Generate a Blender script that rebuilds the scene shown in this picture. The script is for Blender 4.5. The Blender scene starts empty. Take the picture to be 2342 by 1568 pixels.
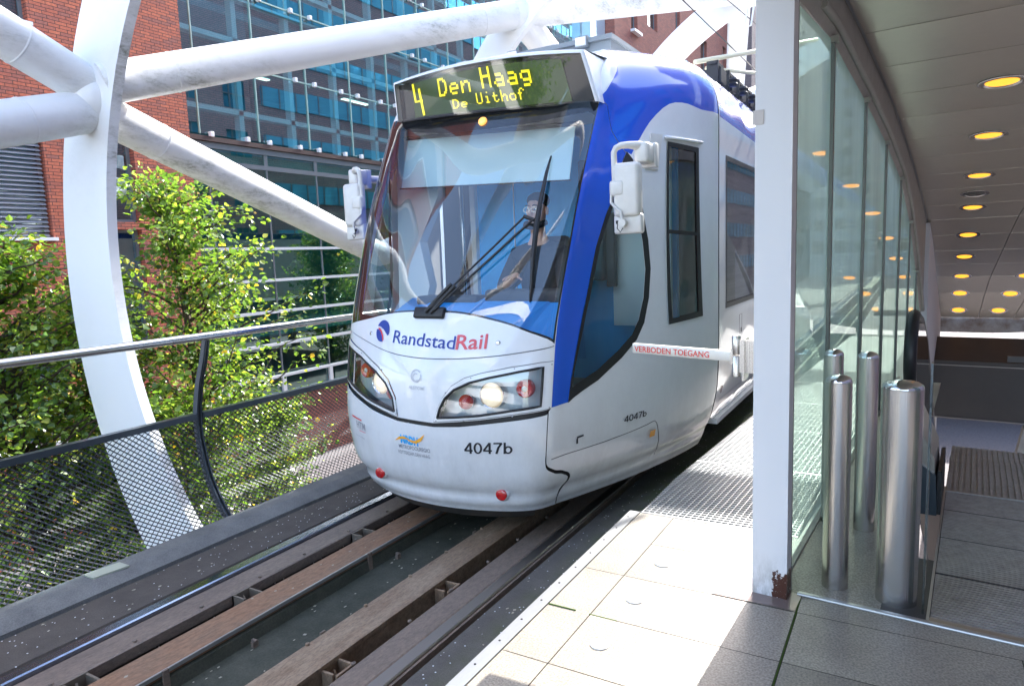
import bpy, bmesh, math, random
from mathutils import Vector, Matrix
from mathutils.geometry import delaunay_2d_cdt
import numpy as np
random.seed(7); np.random.seed(7)
SC=bpy.context.scene; COL=SC.collection
# ------------------------------------------------------------ camera
H=1.46
def ray(x,y): return np.array([x-1170.5,-(y-784.),-1565.])
_Y=ray(2090,550);_Y/=np.linalg.norm(_Y)
_X=-ray(-1517,688);_X-=_X.dot(_Y)*_Y;_X/=np.linalg.norm(_X)
_Z=np.cross(_X,_Y)
cam=bpy.data.cameras.new('camera'); cam.sensor_width=36; cam.lens=1565/2341*36; cam.clip_start=.05; cam.clip_end=600
co=bpy.data.objects.new('camera',cam); COL.objects.link(co)
M=Matrix(((_X[0],_X[1],_X[2]),(_Y[0],_Y[1],_Y[2]),(_Z[0],_Z[1],_Z[2]))).to_4x4(); M.translation=(0,0,H)
co.matrix_world=M; SC.camera=co
# ------------------------------------------------------------ light
SX,SY,SZ=.07,1.38,1.0
sd=Vector((SX,SY,SZ)).normalized(); elev=math.asin(sd.z); azi=math.atan2(sd.x,sd.y)
W=bpy.data.worlds.new('World'); SC.world=W; W.use_nodes=True; wt=W.node_tree
sky=wt.nodes.new('ShaderNodeTexSky'); sky.sky_type='NISHITA'; sky.sun_disc=False
sky.sun_elevation=elev; sky.sun_rotation=azi; sky.air_density=.85; sky.dust_density=1.8; sky.ozone_density=.8
wt.nodes['Background'].inputs[1].default_value=.15
wt.links.new(sky.outputs[0],wt.nodes['Background'].inputs[0])
sl=bpy.data.lights.new('sun','SUN'); sl.energy=2.0; sl.angle=math.radians(.5); sl.color=(1,.975,.94)
so=bpy.data.objects.new('sun',sl); COL.objects.link(so); so.rotation_euler=(-sd).to_track_quat('-Z','Y').to_euler()
vs=SC.view_settings; vs.view_transform='Standard'; vs.look='None'; vs.gamma=1; vs.exposure=2.75
SC.cycles.max_bounces=8; SC.cycles.transparent_max_bounces=24; SC.cycles.glossy_bounces=4
SC.cycles.sample_clamp_indirect=6; SC.cycles.caustics_reflective=False; SC.cycles.caustics_refractive=False
# ------------------------------------------------------------ materials
def srgb(r,g,b):
    f=lambda c:(c/255/12.92) if c/255<=.04045 else ((c/255+.055)/1.055)**2.4
    return (f(r),f(g),f(b),1)
class N:
    def __init__(s,m): s.t=m.node_tree; s.n=s.t.nodes; s.l=s.t.links
    def new(s,ty,**kw):
        n=s.n.new(ty)
        for k,v in kw.items():
            if k in n.inputs: n.inputs[k].default_value=v
            else: setattr(n,k,v)
        return n
def mat(name,col=(.5,.5,.5),rough=.5,metal=0,noise=None,bump=None,emit=None,coat=0,spec=.5,trans=0,fine=.96):
    """noise=(scale,amount,col2,stretch) mixes a second colour by noise; bump=(scale,strength)"""
    m=bpy.data.materials.new(name); m.use_nodes=True; k=N(m); p=k.n['Principled BSDF']
    c=tuple(col)[:3]+(1,)
    p.inputs['Base Color'].default_value=c; p.inputs['Roughness'].default_value=rough; p.inputs['Metallic'].default_value=metal
    p.inputs['Coat Weight'].default_value=coat; p.inputs['Coat Roughness'].default_value=.03; p.inputs['Specular IOR Level'].default_value=spec
    tc=k.new('ShaderNodeTexCoord')
    if noise:
        sc,am,c2,st=noise
        mp=k.new('ShaderNodeMapping'); mp.inputs['Scale'].default_value=st; k.l.new(tc.outputs['Object'],mp.inputs[0])
        nz=k.new('ShaderNodeTexNoise',Scale=sc,Detail=6.0,Roughness=.65); k.l.new(mp.outputs[0],nz.inputs[0])
        cr=k.new('ShaderNodeValToRGB'); cr.color_ramp.elements[0].position=.5-am*.5; cr.color_ramp.elements[1].position=.5+am*.5+.02
        cr.color_ramp.elements[0].color=c; cr.color_ramp.elements[1].color=tuple(c2)[:3]+(1,)
        fz=k.new('ShaderNodeTexNoise',Scale=sc*9,Detail=6.0,Roughness=.75); k.l.new(mp.outputs[0],fz.inputs[0])
        fr=k.new('ShaderNodeValToRGB'); fr.color_ramp.elements[0].position=.33; fr.color_ramp.elements[1].position=.60; fr.color_ramp.elements[0].color=(fine,)*3+(1,)
        k.l.new(fz.outputs[0],fr.inputs[0]); mm=k.new('ShaderNodeMix',data_type='RGBA',blend_type='MULTIPLY'); mm.inputs[0].default_value=1
        k.l.new(nz.outputs[0],cr.inputs[0]); k.l.new(cr.outputs[0],mm.inputs[6]); k.l.new(fr.outputs[0],mm.inputs[7]); k.l.new(mm.outputs[2],p.inputs['Base Color'])
    if bump:
        nb=k.new('ShaderNodeTexNoise',Scale=bump[0],Detail=5.0); k.l.new(tc.outputs['Object'],nb.inputs[0])
        b=k.new('ShaderNodeBump',Strength=bump[1],Distance=.01); k.l.new(nb.outputs[0],b.inputs['Height']); k.l.new(b.outputs[0],p.inputs['Normal'])
    if emit: p.inputs['Emission Color'].default_value=tuple(emit[:3])+(1,); p.inputs['Emission Strength'].default_value=emit[3]
    return m
def glass(name,tint,refl=.08,gtint=(1,1,1),rough=0.0,edge=1.0):
    m=bpy.data.materials.new(name); m.use_nodes=True; k=N(m)
    for n in list(k.n):
        if n.type=='BSDF_PRINCIPLED': k.n.remove(n)
    t=k.new('ShaderNodeBsdfTransparent',Color=tuple(tint)+(1,)); g=k.new('ShaderNodeBsdfAnisotropic'); g.inputs['Color'].default_value=tuple(gtint)+(1,); g.inputs['Roughness'].default_value=rough
    lw=k.new('ShaderNodeLayerWeight'); lw.inputs['Blend'].default_value=.5
    pw=k.new('ShaderNodeMath',operation='POWER'); pw.inputs[1].default_value=3.0; k.l.new(lw.outputs['Facing'],pw.inputs[0])
    ma=k.new('ShaderNodeMath',operation='MULTIPLY_ADD'); ma.inputs[1].default_value=(1-refl)*edge; ma.inputs[2].default_value=refl; ma.use_clamp=True
    k.l.new(pw.outputs[0],ma.inputs[0])
    mx=k.new('ShaderNodeMixShader'); k.l.new(ma.outputs[0],mx.inputs[0]); k.l.new(t.outputs[0],mx.inputs[1]); k.l.new(g.outputs[0],mx.inputs[2])
    k.l.new(mx.outputs[0],k.n['Material Output'].inputs[0]); return m
MT={}
MT['white']=mat('tram_white_paint',(.80,.81,.82),.2,coat=.7,noise=(1.5,.9,(.76,.77,.78),(1,1,1)),fine=.97)
def grime_low(m):
    k=N(m); p=k.n['Principled BSDF']; src=p.inputs['Base Color'].links[0].from_socket; tc=k.new('ShaderNodeTexCoord'); sx=k.new('ShaderNodeSeparateXYZ'); k.l.new(tc.outputs['Object'],sx.inputs[0])
    mr=k.new('ShaderNodeMapRange'); mr.inputs[1].default_value=.75; mr.inputs[2].default_value=-.12; k.l.new(sx.outputs[2],mr.inputs[0])
    mp=k.new('ShaderNodeMapping'); mp.inputs['Scale'].default_value=(1,1,.3); k.l.new(tc.outputs['Object'],mp.inputs[0]); nz=k.new('ShaderNodeTexNoise',Scale=7.0,Detail=9.0,Roughness=.75); k.l.new(mp.outputs[0],nz.inputs[0])
    c=k.new('ShaderNodeMapRange'); c.inputs[1].default_value=.42; c.inputs[2].default_value=.68; c.inputs[4].default_value=.28; k.l.new(nz.outputs[0],c.inputs[0])
    f=k.new('ShaderNodeMath',operation='MULTIPLY'); k.l.new(mr.outputs[0],f.inputs[0]); k.l.new(c.outputs[0],f.inputs[1])
    v=k.new('ShaderNodeTexVoronoi',Scale=26.0); k.l.new(tc.outputs['Object'],v.inputs[0]); lt=k.new('ShaderNodeMath',operation='LESS_THAN'); lt.inputs[1].default_value=.045; k.l.new(v.outputs['Distance'],lt.inputs[0]); l2=k.new('ShaderNodeMath',operation='MULTIPLY'); l2.inputs[1].default_value=.45; k.l.new(lt.outputs[0],l2.inputs[0])
    ad=k.new('ShaderNodeMath',operation='MAXIMUM'); k.l.new(f.outputs[0],ad.inputs[0]); k.l.new(l2.outputs[0],ad.inputs[1])
    x=k.new('ShaderNodeMix',data_type='RGBA'); x.inputs[7].default_value=(.33,.31,.28,1); k.l.new(ad.outputs[0],x.inputs[0]); k.l.new(src,x.inputs[6]); k.l.new(x.outputs[2],p.inputs['Base Color'])
    b=k.new('ShaderNodeTexNoise',Scale=1.7,Detail=2.0); k.l.new(tc.outputs['Object'],b.inputs[0]); bp=k.new('ShaderNodeBump',Strength=.06,Distance=.05); k.l.new(b.outputs[0],bp.inputs['Height']); k.l.new(bp.outputs[0],p.inputs['Normal'])
grime_low(MT['white'])
MT['blue']=mat('tram_blue_paint',(.004,.085,.60),.18,coat=.9)
MT['black']=mat('black_rubber',(.012,.012,.013),.45,bump=(90,.15))
MT['gloss_black']=mat('black_enamel',(.012,.013,.016),.08,coat=.8)
MT['line']=mat('panel_joint',(.18,.18,.19),.6)
MT['roofgrey']=mat('roof_grey',(.26,.30,.33),.55,noise=(6,.8,(.18,.2,.22),(1,1,3)))
MT['steelw']=None
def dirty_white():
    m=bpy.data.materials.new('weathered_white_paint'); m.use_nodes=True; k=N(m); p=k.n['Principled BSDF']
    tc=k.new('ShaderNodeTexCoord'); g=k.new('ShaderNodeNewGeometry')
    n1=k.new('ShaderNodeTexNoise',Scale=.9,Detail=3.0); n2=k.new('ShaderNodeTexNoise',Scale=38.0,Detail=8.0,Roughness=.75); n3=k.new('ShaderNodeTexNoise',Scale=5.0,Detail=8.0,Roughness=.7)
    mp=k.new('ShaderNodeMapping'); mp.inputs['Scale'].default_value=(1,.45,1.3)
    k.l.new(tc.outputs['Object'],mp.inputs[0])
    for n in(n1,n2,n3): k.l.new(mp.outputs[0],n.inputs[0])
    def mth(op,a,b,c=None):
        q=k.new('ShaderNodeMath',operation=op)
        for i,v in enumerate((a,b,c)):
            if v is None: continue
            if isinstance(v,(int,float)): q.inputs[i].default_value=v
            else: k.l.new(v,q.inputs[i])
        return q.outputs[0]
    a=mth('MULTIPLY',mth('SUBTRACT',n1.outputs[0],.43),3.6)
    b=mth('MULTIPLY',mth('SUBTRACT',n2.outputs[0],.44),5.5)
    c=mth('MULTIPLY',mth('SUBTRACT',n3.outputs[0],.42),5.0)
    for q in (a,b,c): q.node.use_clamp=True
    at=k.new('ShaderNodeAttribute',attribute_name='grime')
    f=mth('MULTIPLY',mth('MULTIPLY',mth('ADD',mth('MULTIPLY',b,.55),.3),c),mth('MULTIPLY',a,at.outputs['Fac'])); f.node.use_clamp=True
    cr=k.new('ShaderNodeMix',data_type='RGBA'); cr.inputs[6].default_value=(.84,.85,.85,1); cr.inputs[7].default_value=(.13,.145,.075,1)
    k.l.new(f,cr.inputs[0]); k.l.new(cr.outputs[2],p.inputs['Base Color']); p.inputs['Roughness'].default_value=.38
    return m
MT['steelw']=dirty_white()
MT['chrome']=mat('brushed_stainless',(.62,.61,.59),.22,1,bump=(260,.05))
def brushed():
    m=mat('brushed_bollard_steel',(.58,.56,.53),.26,1); k=N(m); p=k.n['Principled BSDF']
    tc=k.new('ShaderNodeTexCoord'); mp=k.new('ShaderNodeMapping'); mp.inputs['Scale'].default_value=(60,60,1.2); k.l.new(tc.outputs['Object'],mp.inputs[0])
    nz=k.new('ShaderNodeTexNoise',Scale=3.0,Detail=4.0); k.l.new(mp.outputs[0],nz.inputs[0])
    b=k.new('ShaderNodeBump',Strength=.3,Distance=.004); k.l.new(nz.outputs[0],b.inputs['Height']); k.l.new(b.outputs[0],p.inputs['Normal'])
    return m
MT['bollard']=brushed(); MT['cap']=mat('polished_cap_steel',(.7,.72,.74),.06,1)
MT['rust']=mat('rusty_steel',(.38,.19,.10),.6,.1,noise=(6,.5,(.27,.18,.12),(1,.35,1)),bump=(60,.25),fine=.55)
MT['rust2']=mat('worn_rusty_steel',(.46,.34,.23),.5,.1,noise=(5,.45,(.25,.15,.09),(2.5,.7,1)),bump=(60,.25),fine=.5)
MT['rust3']=mat('brown_guard_steel',(.20,.15,.12),.55,.1,noise=(9,.5,(.29,.22,.17),(1,.4,1)),bump=(50,.2),fine=.6)
MT['railtop']=mat('polished_rail_head',(.24,.28,.35),.16,1,bump=(140,.05)); MT['railtop2']=mat('dull_rail_head',(.26,.23,.21),.34,.9,bump=(140,.08))
MT['railside']=mat('rail_web',(.07,.045,.03),.6,.4)
def speck(name,c1,c2,spk,dens,rough=.8,scale=1.0,moss=None):
    m=bpy.data.materials.new(name); m.use_nodes=True; k=N(m); p=k.n['Principled BSDF']; p.inputs['Roughness'].default_value=rough
    tc=k.new('ShaderNodeTexCoord')
    n=k.new('ShaderNodeTexNoise',Scale=6.0*scale,Detail=8.0,Roughness=.7); k.l.new(tc.outputs['Object'],n.inputs[0])
    n2=k.new('ShaderNodeTexNoise',Scale=170.0*scale,Detail=4.0); k.l.new(tc.outputs['Object'],n2.inputs[0])
    a=k.new('ShaderNodeMix',data_type='RGBA'); a.inputs[6].default_value=c1+(1,); a.inputs[7].default_value=c2+(1,)
    cr=k.new('ShaderNodeValToRGB'); cr.color_ramp.elements[0].position=.35; cr.color_ramp.elements[1].position=.65
    k.l.new(n.outputs[0],cr.inputs[0]); k.l.new(cr.outputs[0],a.inputs[0])
    b=k.new('ShaderNodeMix',data_type='RGBA',blend_type='MULTIPLY'); b.inputs[0].default_value=.6
    cg=k.new('ShaderNodeValToRGB'); cg.color_ramp.elements[0].position=.3; cg.color_ramp.elements[1].position=.7; cg.color_ramp.elements[0].color=(.45,.45,.45,1)
    k.l.new(n2.outputs[0],cg.inputs[0]); k.l.new(a.outputs[2],b.inputs[6]); k.l.new(cg.outputs[0],b.inputs[7]); last=b.outputs[2]
    if moss:
        sx=k.new('ShaderNodeSeparateXYZ'); k.l.new(tc.outputs['Object'],sx.inputs[0])
        mr=k.new('ShaderNodeMapRange'); mr.inputs[1].default_value=moss[0]; mr.inputs[2].default_value=moss[1]; k.l.new(sx.outputs[0],mr.inputs[0])
        mu=k.new('ShaderNodeMath',operation='MULTIPLY'); k.l.new(mr.outputs[0],mu.inputs[0]); k.l.new(cr.outputs[0],mu.inputs[1])
        q=k.new('ShaderNodeMix',data_type='RGBA'); q.inputs[7].default_value=(.085,.12,.03,1); k.l.new(mu.outputs[0],q.inputs[0]); k.l.new(last,q.inputs[6]); last=q.outputs[2]
    if dens>0:
        v=k.new('ShaderNodeTexVoronoi',Scale=55.0*scale); k.l.new(tc.outputs['Object'],v.inputs[0])
        lt=k.new('ShaderNodeMath',operation='LESS_THAN'); lt.inputs[1].default_value=.22; k.l.new(v.outputs['Distance'],lt.inputs[0])
        sc=k.new('ShaderNodeSeparateColor'); k.l.new(v.outputs['Color'],sc.inputs[0])
        gt=k.new('ShaderNodeMath',operation='LESS_THAN'); gt.inputs[1].default_value=dens; k.l.new(sc.outputs[0],gt.inputs[0])
        mm=k.new('ShaderNodeMath',operation='MULTIPLY'); k.l.new(lt.outputs[0],mm.inputs[0]); k.l.new(gt.outputs[0],mm.inputs[1])
        c=k.new('ShaderNodeMix',data_type='RGBA'); c.inputs[7].default_value=spk+(1,); k.l.new(mm.outputs[0],c.inputs[0]); k.l.new(last,c.inputs[6]); last=c.outputs[2]
    k.l.new(last,p.inputs['Base Color'])
    bp=k.new('ShaderNodeBump',Strength=.35,Distance=.004); k.l.new(n2.outputs[0],bp.inputs['Height']); k.l.new(bp.outputs[0],p.inputs['Normal'])
    return m
MT['slab']=speck('track_slab',(.115,.095,.078),(.08,.066,.055),(.75,.75,.78),.10)
MT['slabmoss']=speck('mossy_track_slab',(.14,.13,.12),(.10,.092,.085),(.65,.7,.75),.12,moss=(-1.75,-1.5))
MT['kerb']=speck('weathered_concrete',(.14,.14,.135),(.22,.22,.205),(.5,.5,.5),0,scale=.8)
MT['chan']=speck('damp_green_concrete',(.045,.05,.032),(.09,.09,.065),(.3,.3,.3),0,scale=.6)
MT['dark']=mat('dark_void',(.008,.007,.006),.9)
MT['mesh']=mat('dark_coated_mesh',(.07,.075,.08),.35,.4)
MT['postpaint']=mat('dark_blue_grey_paint',(.05,.065,.08),.35,.3,coat=.3)
def tiles():
    m=bpy.data.materials.new('granite_concrete_tiles'); m.use_nodes=True; k=N(m); p=k.n['Principled BSDF']; p.inputs['Roughness'].default_value=.42
    tc=k.new('ShaderNodeTexCoord')
    n=k.new('ShaderNodeTexNoise',Scale=2.6,Detail=6.0,Roughness=.6); n2=k.new('ShaderNodeTexNoise',Scale=120.0,Detail=4.0); n3=k.new('ShaderNodeTexNoise',Scale=9.0,Detail=8.0,Roughness=.7)
    for q in(n,n2,n3): k.l.new(tc.outputs['Object'],q.inputs[0])
    a=k.new('ShaderNodeMix',data_type='RGBA'); a.inputs[6].default_value=(.47,.415,.33,1); a.inputs[7].default_value=(.36,.315,.25,1)
    cr=k.new('ShaderNodeValToRGB'); cr.color_ramp.elements[0].position=.4; cr.color_ramp.elements[1].position=.68; k.l.new(n.outputs[0],cr.inputs[0]); k.l.new(cr.outputs[0],a.inputs[0])
    b=k.new('ShaderNodeMix',data_type='RGBA',blend_type='MULTIPLY'); b.inputs[0].default_value=.75
    cg=k.new('ShaderNodeValToRGB'); cg.color_ramp.elements[0].position=.36; cg.color_ramp.elements[1].position=.62; cg.color_ramp.elements[0].color=(.42,.42,.43,1); cg.color_ramp.elements[1].color=(1,1,1,1)
    k.l.new(n2.outputs[0],cg.inputs[0]); k.l.new(a.outputs[2],b.inputs[6]); k.l.new(cg.outputs[0],b.inputs[7])
    c=k.new('ShaderNodeMix',data_type='RGBA'); c.inputs[7].default_value=(.16,.17,.11,1)
    ch=k.new('ShaderNodeValToRGB'); ch.color_ramp.elements[0].position=.62; ch.color_ramp.elements[1].position=.80; ch.color_ramp.elements[1].color=(.7,.7,.7,1); k.l.new(n3.outputs[0],ch.inputs[0])
    k.l.new(ch.outputs[0],c.inputs[0]); k.l.new(b.outputs[2],c.inputs[6])
    at=k.new('ShaderNodeAttribute',attribute_name='tone'); tm=k.new('ShaderNodeMapRange'); tm.inputs[3].default_value=1.0; tm.inputs[4].default_value=.68; k.l.new(at.outputs['Fac'],tm.inputs[0]); cm=k.new('ShaderNodeMix',data_type='RGBA',blend_type='MULTIPLY'); cm.inputs[0].default_value=1; k.l.new(c.outputs[2],cm.inputs[6]); k.l.new(tm.outputs[0],cm.inputs[7])
    gv=k.new('ShaderNodeTexVoronoi',Scale=4.2); k.l.new(tc.outputs['Object'],gv.inputs[0]); gl=k.new('ShaderNodeMapRange'); gl.inputs[1].default_value=.10; gl.inputs[2].default_value=.06; k.l.new(gv.outputs['Distance'],gl.inputs[0]); gm=k.new('ShaderNodeMath',operation='MULTIPLY'); gm.inputs[1].default_value=.35; k.l.new(gl.outputs[0],gm.inputs[0])
    ge=k.new('ShaderNodeMix',data_type='RGBA'); ge.inputs[7].default_value=(.16,.155,.14,1); k.l.new(gm.outputs[0],ge.inputs[0]); k.l.new(cm.outputs[2],ge.inputs[6]); k.l.new(ge.outputs[2],p.inputs['Base Color'])
    bp=k.new('ShaderNodeBump',Strength=.3,Distance=.003); k.l.new(n2.outputs[0],bp.inputs['Height']); k.l.new(bp.outputs[0],p.inputs['Normal'])
    return m
MT['tile']=tiles()
MT['joint']=mat('tile_joint',(.07,.065,.05),.9); MT['moss']=mat('moss',(.07,.12,.015),.9,noise=(40,.6,(.05,.10,.01),(1,1,1)))
MT['edge']=mat('galvanised_edge_strip',(.55,.55,.54),.35,.8,noise=(12,.9,(.42,.42,.42),(1,.4,1)))
MT['galv']=mat('galvanised_grating',(.60,.60,.60),.35,.7,noise=(20,.8,(.45,.45,.45),(1,1,1)))
def brick(name,c1,c2,c3,mortar,vec='YZ',bw=.21,bh=.062,ms=.012,bump=.6):
    m=bpy.data.materials.new(name); m.use_nodes=True; k=N(m); p=k.n['Principled BSDF']; p.inputs['Roughness'].default_value=.85
    tc=k.new('ShaderNodeTexCoord'); sx=k.new('ShaderNodeSeparateXYZ'); cx=k.new('ShaderNodeCombineXYZ')
    k.l.new(tc.outputs['Object'],sx.inputs[0])
    if vec=='YZ':
        ad=k.new('ShaderNodeMath',operation='ADD'); k.l.new(sx.outputs[1],ad.inputs[0]); k.l.new(sx.outputs[0],ad.inputs[1]); k.l.new(ad.outputs[0],cx.inputs[0])
    else: k.l.new(sx.outputs[0],cx.inputs[0])
    k.l.new(sx.outputs[2],cx.inputs[1])
    def bt(a,b):
        t=k.new('ShaderNodeTexBrick',Scale=1.0); t.offset=.37; t.squash=1
        for nm,v in (('Brick Width',bw),('Row Height',bh),('Mortar Size',ms*.5),('Mortar Smooth',.1),('Bias',0.0)): t.inputs[nm].default_value=v
        t.inputs['Color1'].default_value=a+(1,); t.inputs['Color2'].default_value=b+(1,); t.inputs['Mortar'].default_value=mortar+(1,)
        k.l.new(cx.outputs[0],t.inputs['Vector']); return t
    t=bt(c1,c2)
    nz=k.new('ShaderNodeTexNoise',Scale=22.0,Detail=5.0); k.l.new(tc.outputs['Object'],nz.inputs[0])
    # per brick third tone: voronoi-free, second brick texture thresholded
    t2=bt((0,0,0),(1,1,1)); t2.inputs['Mortar'].default_value=(0,0,0,1); t2.inputs['Bias'].default_value=-.45
    mx=k.new('ShaderNodeMix',data_type='RGBA'); mx.inputs[7].default_value=c3+(1,)
    mm=k.new('ShaderNodeMath',operation='MULTIPLY'); mm.inputs[1].default_value=.75; k.l.new(t2.outputs[0],mm.inputs[0]); k.l.new(mm.outputs[0],mx.inputs[0]); k.l.new(t.outputs[0],mx.inputs[6])
    mu=k.new('ShaderNodeMix',data_type='RGBA',blend_type='MULTIPLY'); mu.inputs[0].default_value=.55
    cg=k.new('ShaderNodeValToRGB'); cg.color_ramp.elements[0].position=.3; cg.color_ramp.elements[1].position=.65; cg.color_ramp.elements[0].color=(.45,.42,.42,1); k.l.new(nz.outputs[0],cg.inputs[0])
    k.l.new(mx.outputs[2],mu.inputs[6]); k.l.new(cg.outputs[0],mu.inputs[7]); k.l.new(mu.outputs[2],p.inputs['Base Color'])
    bp=k.new('ShaderNodeBump',Strength=bump,Distance=.02); bp.invert=True; k.l.new(t.outputs['Fac'],bp.inputs['Height']); k.l.new(bp.outputs[0],p.inputs['Normal'])
    return m
MT['brick']=brick('red_brick',(.62,.17,.09),(.42,.10,.065),(.30,.17,.14),(.06,.035,.03))
MT['brickfar']=brick('far_red_brick',(.46,.17,.12),(.36,.13,.10),(.30,.15,.12),(.2,.12,.1),bw=.3,bh=.09,ms=.01)
MT['brickgrey']=brick('grey_brick',(.30,.25,.25),(.22,.19,.20),(.42,.36,.34),(.15,.13,.13),bw=.45,bh=.13,ms=.012)
MT['brickrefl']=brick('dark_red_brick',(.48,.30,.30),(.40,.24,.25),(.32,.25,.27),(.15,.13,.14),bw=.5,bh=.16,ms=.04)
MT['pave']=brick('street_paving',(.40,.36,.36),(.34,.31,.33),(.46,.42,.40),(.2,.18,.18),vec='XZ',bw=.6,bh=.3,ms=.02)
MT['winglass']=glass('window_glass',(.25,.55,.55),.26,(.85,.97,1))
MT['fglass']=glass('facade_glass',(.58,.90,.92),.38,(.76,.97,1.0))
MT['lowglass']=glass('lower_facade_glass',(.40,.78,.72),.24,(.72,1,.96))
MT['wsglass']=glass('windshield_glass',(.93,.97,.97),.10)
MT['tramglass']=glass('tram_side_glass',(.35,.48,.50),.08); MT['salglass']=glass('saloon_window_glass',(.75,.78,.78),.05,edge=.3); MT['weave']=mat('grey_woven_screen',(.30,.29,.30),.8,noise=(30,.4,(.20,.19,.20),(1,.05,1)),fine=.8); MT['cabglass']=glass('cab_side_glass',(.50,.64,.66),.08)
MT['lens']=glass('headlight_cover',(.93,.96,.97),.10)
MT['wallglass']=glass('canopy_glass',(.62,.80,.70),.22,(.86,.97,.90),edge=.8)
def dusty(m,amt,col):
    k=N(m); out=k.n['Material Output']; src=out.inputs[0].links[0].from_socket; d=k.new('ShaderNodeBsdfDiffuse',Color=col+(1,)); t=k.new('ShaderNodeBsdfTranslucent',Color=col+(1,)); a=k.new('ShaderNodeAddShader'); k.l.new(d.outputs[0],a.inputs[0]); k.l.new(t.outputs[0],a.inputs[1])
    tc=k.new('ShaderNodeTexCoord'); mp=k.new('ShaderNodeMapping'); mp.inputs['Scale'].default_value=(1,1,.25); nz=k.new('ShaderNodeTexNoise',Scale=3.0,Detail=6.0); k.l.new(tc.outputs['Object'],mp.inputs[0]); k.l.new(mp.outputs[0],nz.inputs[0])
    mr=k.new('ShaderNodeMapRange'); mr.inputs[1].default_value=.3; mr.inputs[2].default_value=.7; mr.inputs[3].default_value=amt*.85; mr.inputs[4].default_value=amt*1.15; k.l.new(nz.outputs[0],mr.inputs[0])
    x=k.new('ShaderNodeMixShader'); k.l.new(mr.outputs[0],x.inputs[0]); k.l.new(src,x.inputs[1]); k.l.new(a.outputs[0],x.inputs[2]); k.l.new(x.outputs[0],out.inputs[0])
dusty(MT['wallglass'],.27,(.50,.70,.56))
MT['alu']=mat('aluminium',(.74,.75,.75),.4,.2); MT['framegrey']=mat('grey_window_frame',(.20,.22,.23),.4,.3)
MT['palesteel']=mat('pale_blue_steel',(.55,.72,.76),.5); MT['teal']=mat('teal_interior',(.16,.52,.58),.8,noise=(.6,.9,(.03,.16,.24),(1,1,1)))
MT['tealdark']=mat('dark_interior',(.10,.40,.38),.9,noise=(.8,.6,(.05,.18,.18),(1,1,1)))
MT['clamp']=mat('white_clamp',(.8,.8,.8),.4); MT['blindslat']=mat('grey_louvre',(.55,.56,.60),.35,.5)
MT['fascia']=mat('brown_fascia',(.07,.04,.035),.5)
MT['bark']=mat('bark',(.09,.065,.045),.9,noise=(20,.7,(.05,.04,.03),(1,1,.3)))
def leafmat():
    m=bpy.data.materials.new('leaf'); m.use_nodes=True; k=N(m); p=k.n['Principled BSDF']
    at=k.new('ShaderNodeAttribute',attribute_name='v'); cr=k.new('ShaderNodeValToRGB'); e=cr.color_ramp.elements
    e[0].position=0; e[0].color=(.06,.12,.035,1); e[1].position=1; e[1].color=(.55,.36,.05,1)
    for pos,c in((.3,(.11,.20,.035,1)),(.65,(.20,.29,.06,1)),(.9,(.42,.42,.11,1))): q=e.new(pos); q.color=c
    k.l.new(at.outputs['Fac'],cr.inputs[0]); k.l.new(cr.outputs[0],p.inputs['Base Color']); p.inputs['Roughness'].default_value=.27; p.inputs['Specular IOR Level'].default_value=1.0
    t=k.new('ShaderNodeBsdfTranslucent'); hs=k.new('ShaderNodeMix',data_type='RGBA',blend_type='MULTIPLY'); hs.inputs[0].default_value=1; hs.inputs[7].default_value=(1.8,1.9,.8,1)
    k.l.new(cr.outputs[0],hs.inputs[6]); k.l.new(hs.outputs[2],t.inputs[0])
    mx=k.new('ShaderNodeMixShader'); mx.inputs[0].default_value=.5; k.l.new(p.outputs[0],mx.inputs[1]); k.l.new(t.outputs[0],mx.inputs[2]); k.l.new(mx.outputs[0],k.n['Material Output'].inputs[0])
    return m
MT['leaf']=leafmat()
MT['soffit']=mat('satin_metal_soffit',(.56,.515,.44),.32,.55,noise=(1.2,.9,(.47,.44,.39),(1,1,1)),bump=(2.5,.06))
MT['canopysteel']=mat('dirty_beige_steel',(.42,.41,.37),.55,.1,noise=(7,.8,(.27,.26,.22),(1,1,1)),bump=(40,.2))
MT['lamp']=mat('amber_lamp',(1,.5,.1),.4,emit=(1,.36,.02,.30)); MT['deadlamp']=mat('unlit_lamp',(.08,.08,.075),.4)
MT['groove']=mat('ribbed_landing',(.50,.45,.40),.5,.25,noise=(2.5,.5,(.36,.30,.25),(1,1,1)),fine=.7)
MT['darksteel']=mat('dark_brown_steel',(.085,.075,.066),.55,.25,noise=(1.5,.9,(.05,.046,.042),(1,1,1)))
MT['newel']=mat('newel_steel',(.36,.33,.29),.35,.6)
MT['red']=mat('red_print',(.75,.05,.04),.5); MT['redprint2']=mat('faded_red_print',(.70,.10,.12),.45); MT['navy']=mat('navy_print',(.01,.04,.28),.4); MT['ink']=mat('black_print',(.015,.015,.02),.5)
MT['faint']=mat('faint_grey_print',(.52,.53,.56),.5); MT['orangep']=mat('orange_print',(.95,.42,.03),.5); MT['cyanp']=mat('cyan_print',(.03,.42,.85),.5); MT['greyp']=mat('grey_print',(.28,.28,.31),.5)
MT['led']=mat('led_yellow',(.9,.8,.02),.5,emit=(.85,.62,.01,.22)); MT['ledback']=mat('led_panel',(.05,.09,.02),.35)
MT['signglass']=glass('sign_cover_glass',(.92,.97,.88),.10)
MT['redlens']=mat('red_lens',(.55,.01,.012),.12,coat=1); MT['silver']=mat('reflector_silver',(.8,.8,.8),.12,1)
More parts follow.
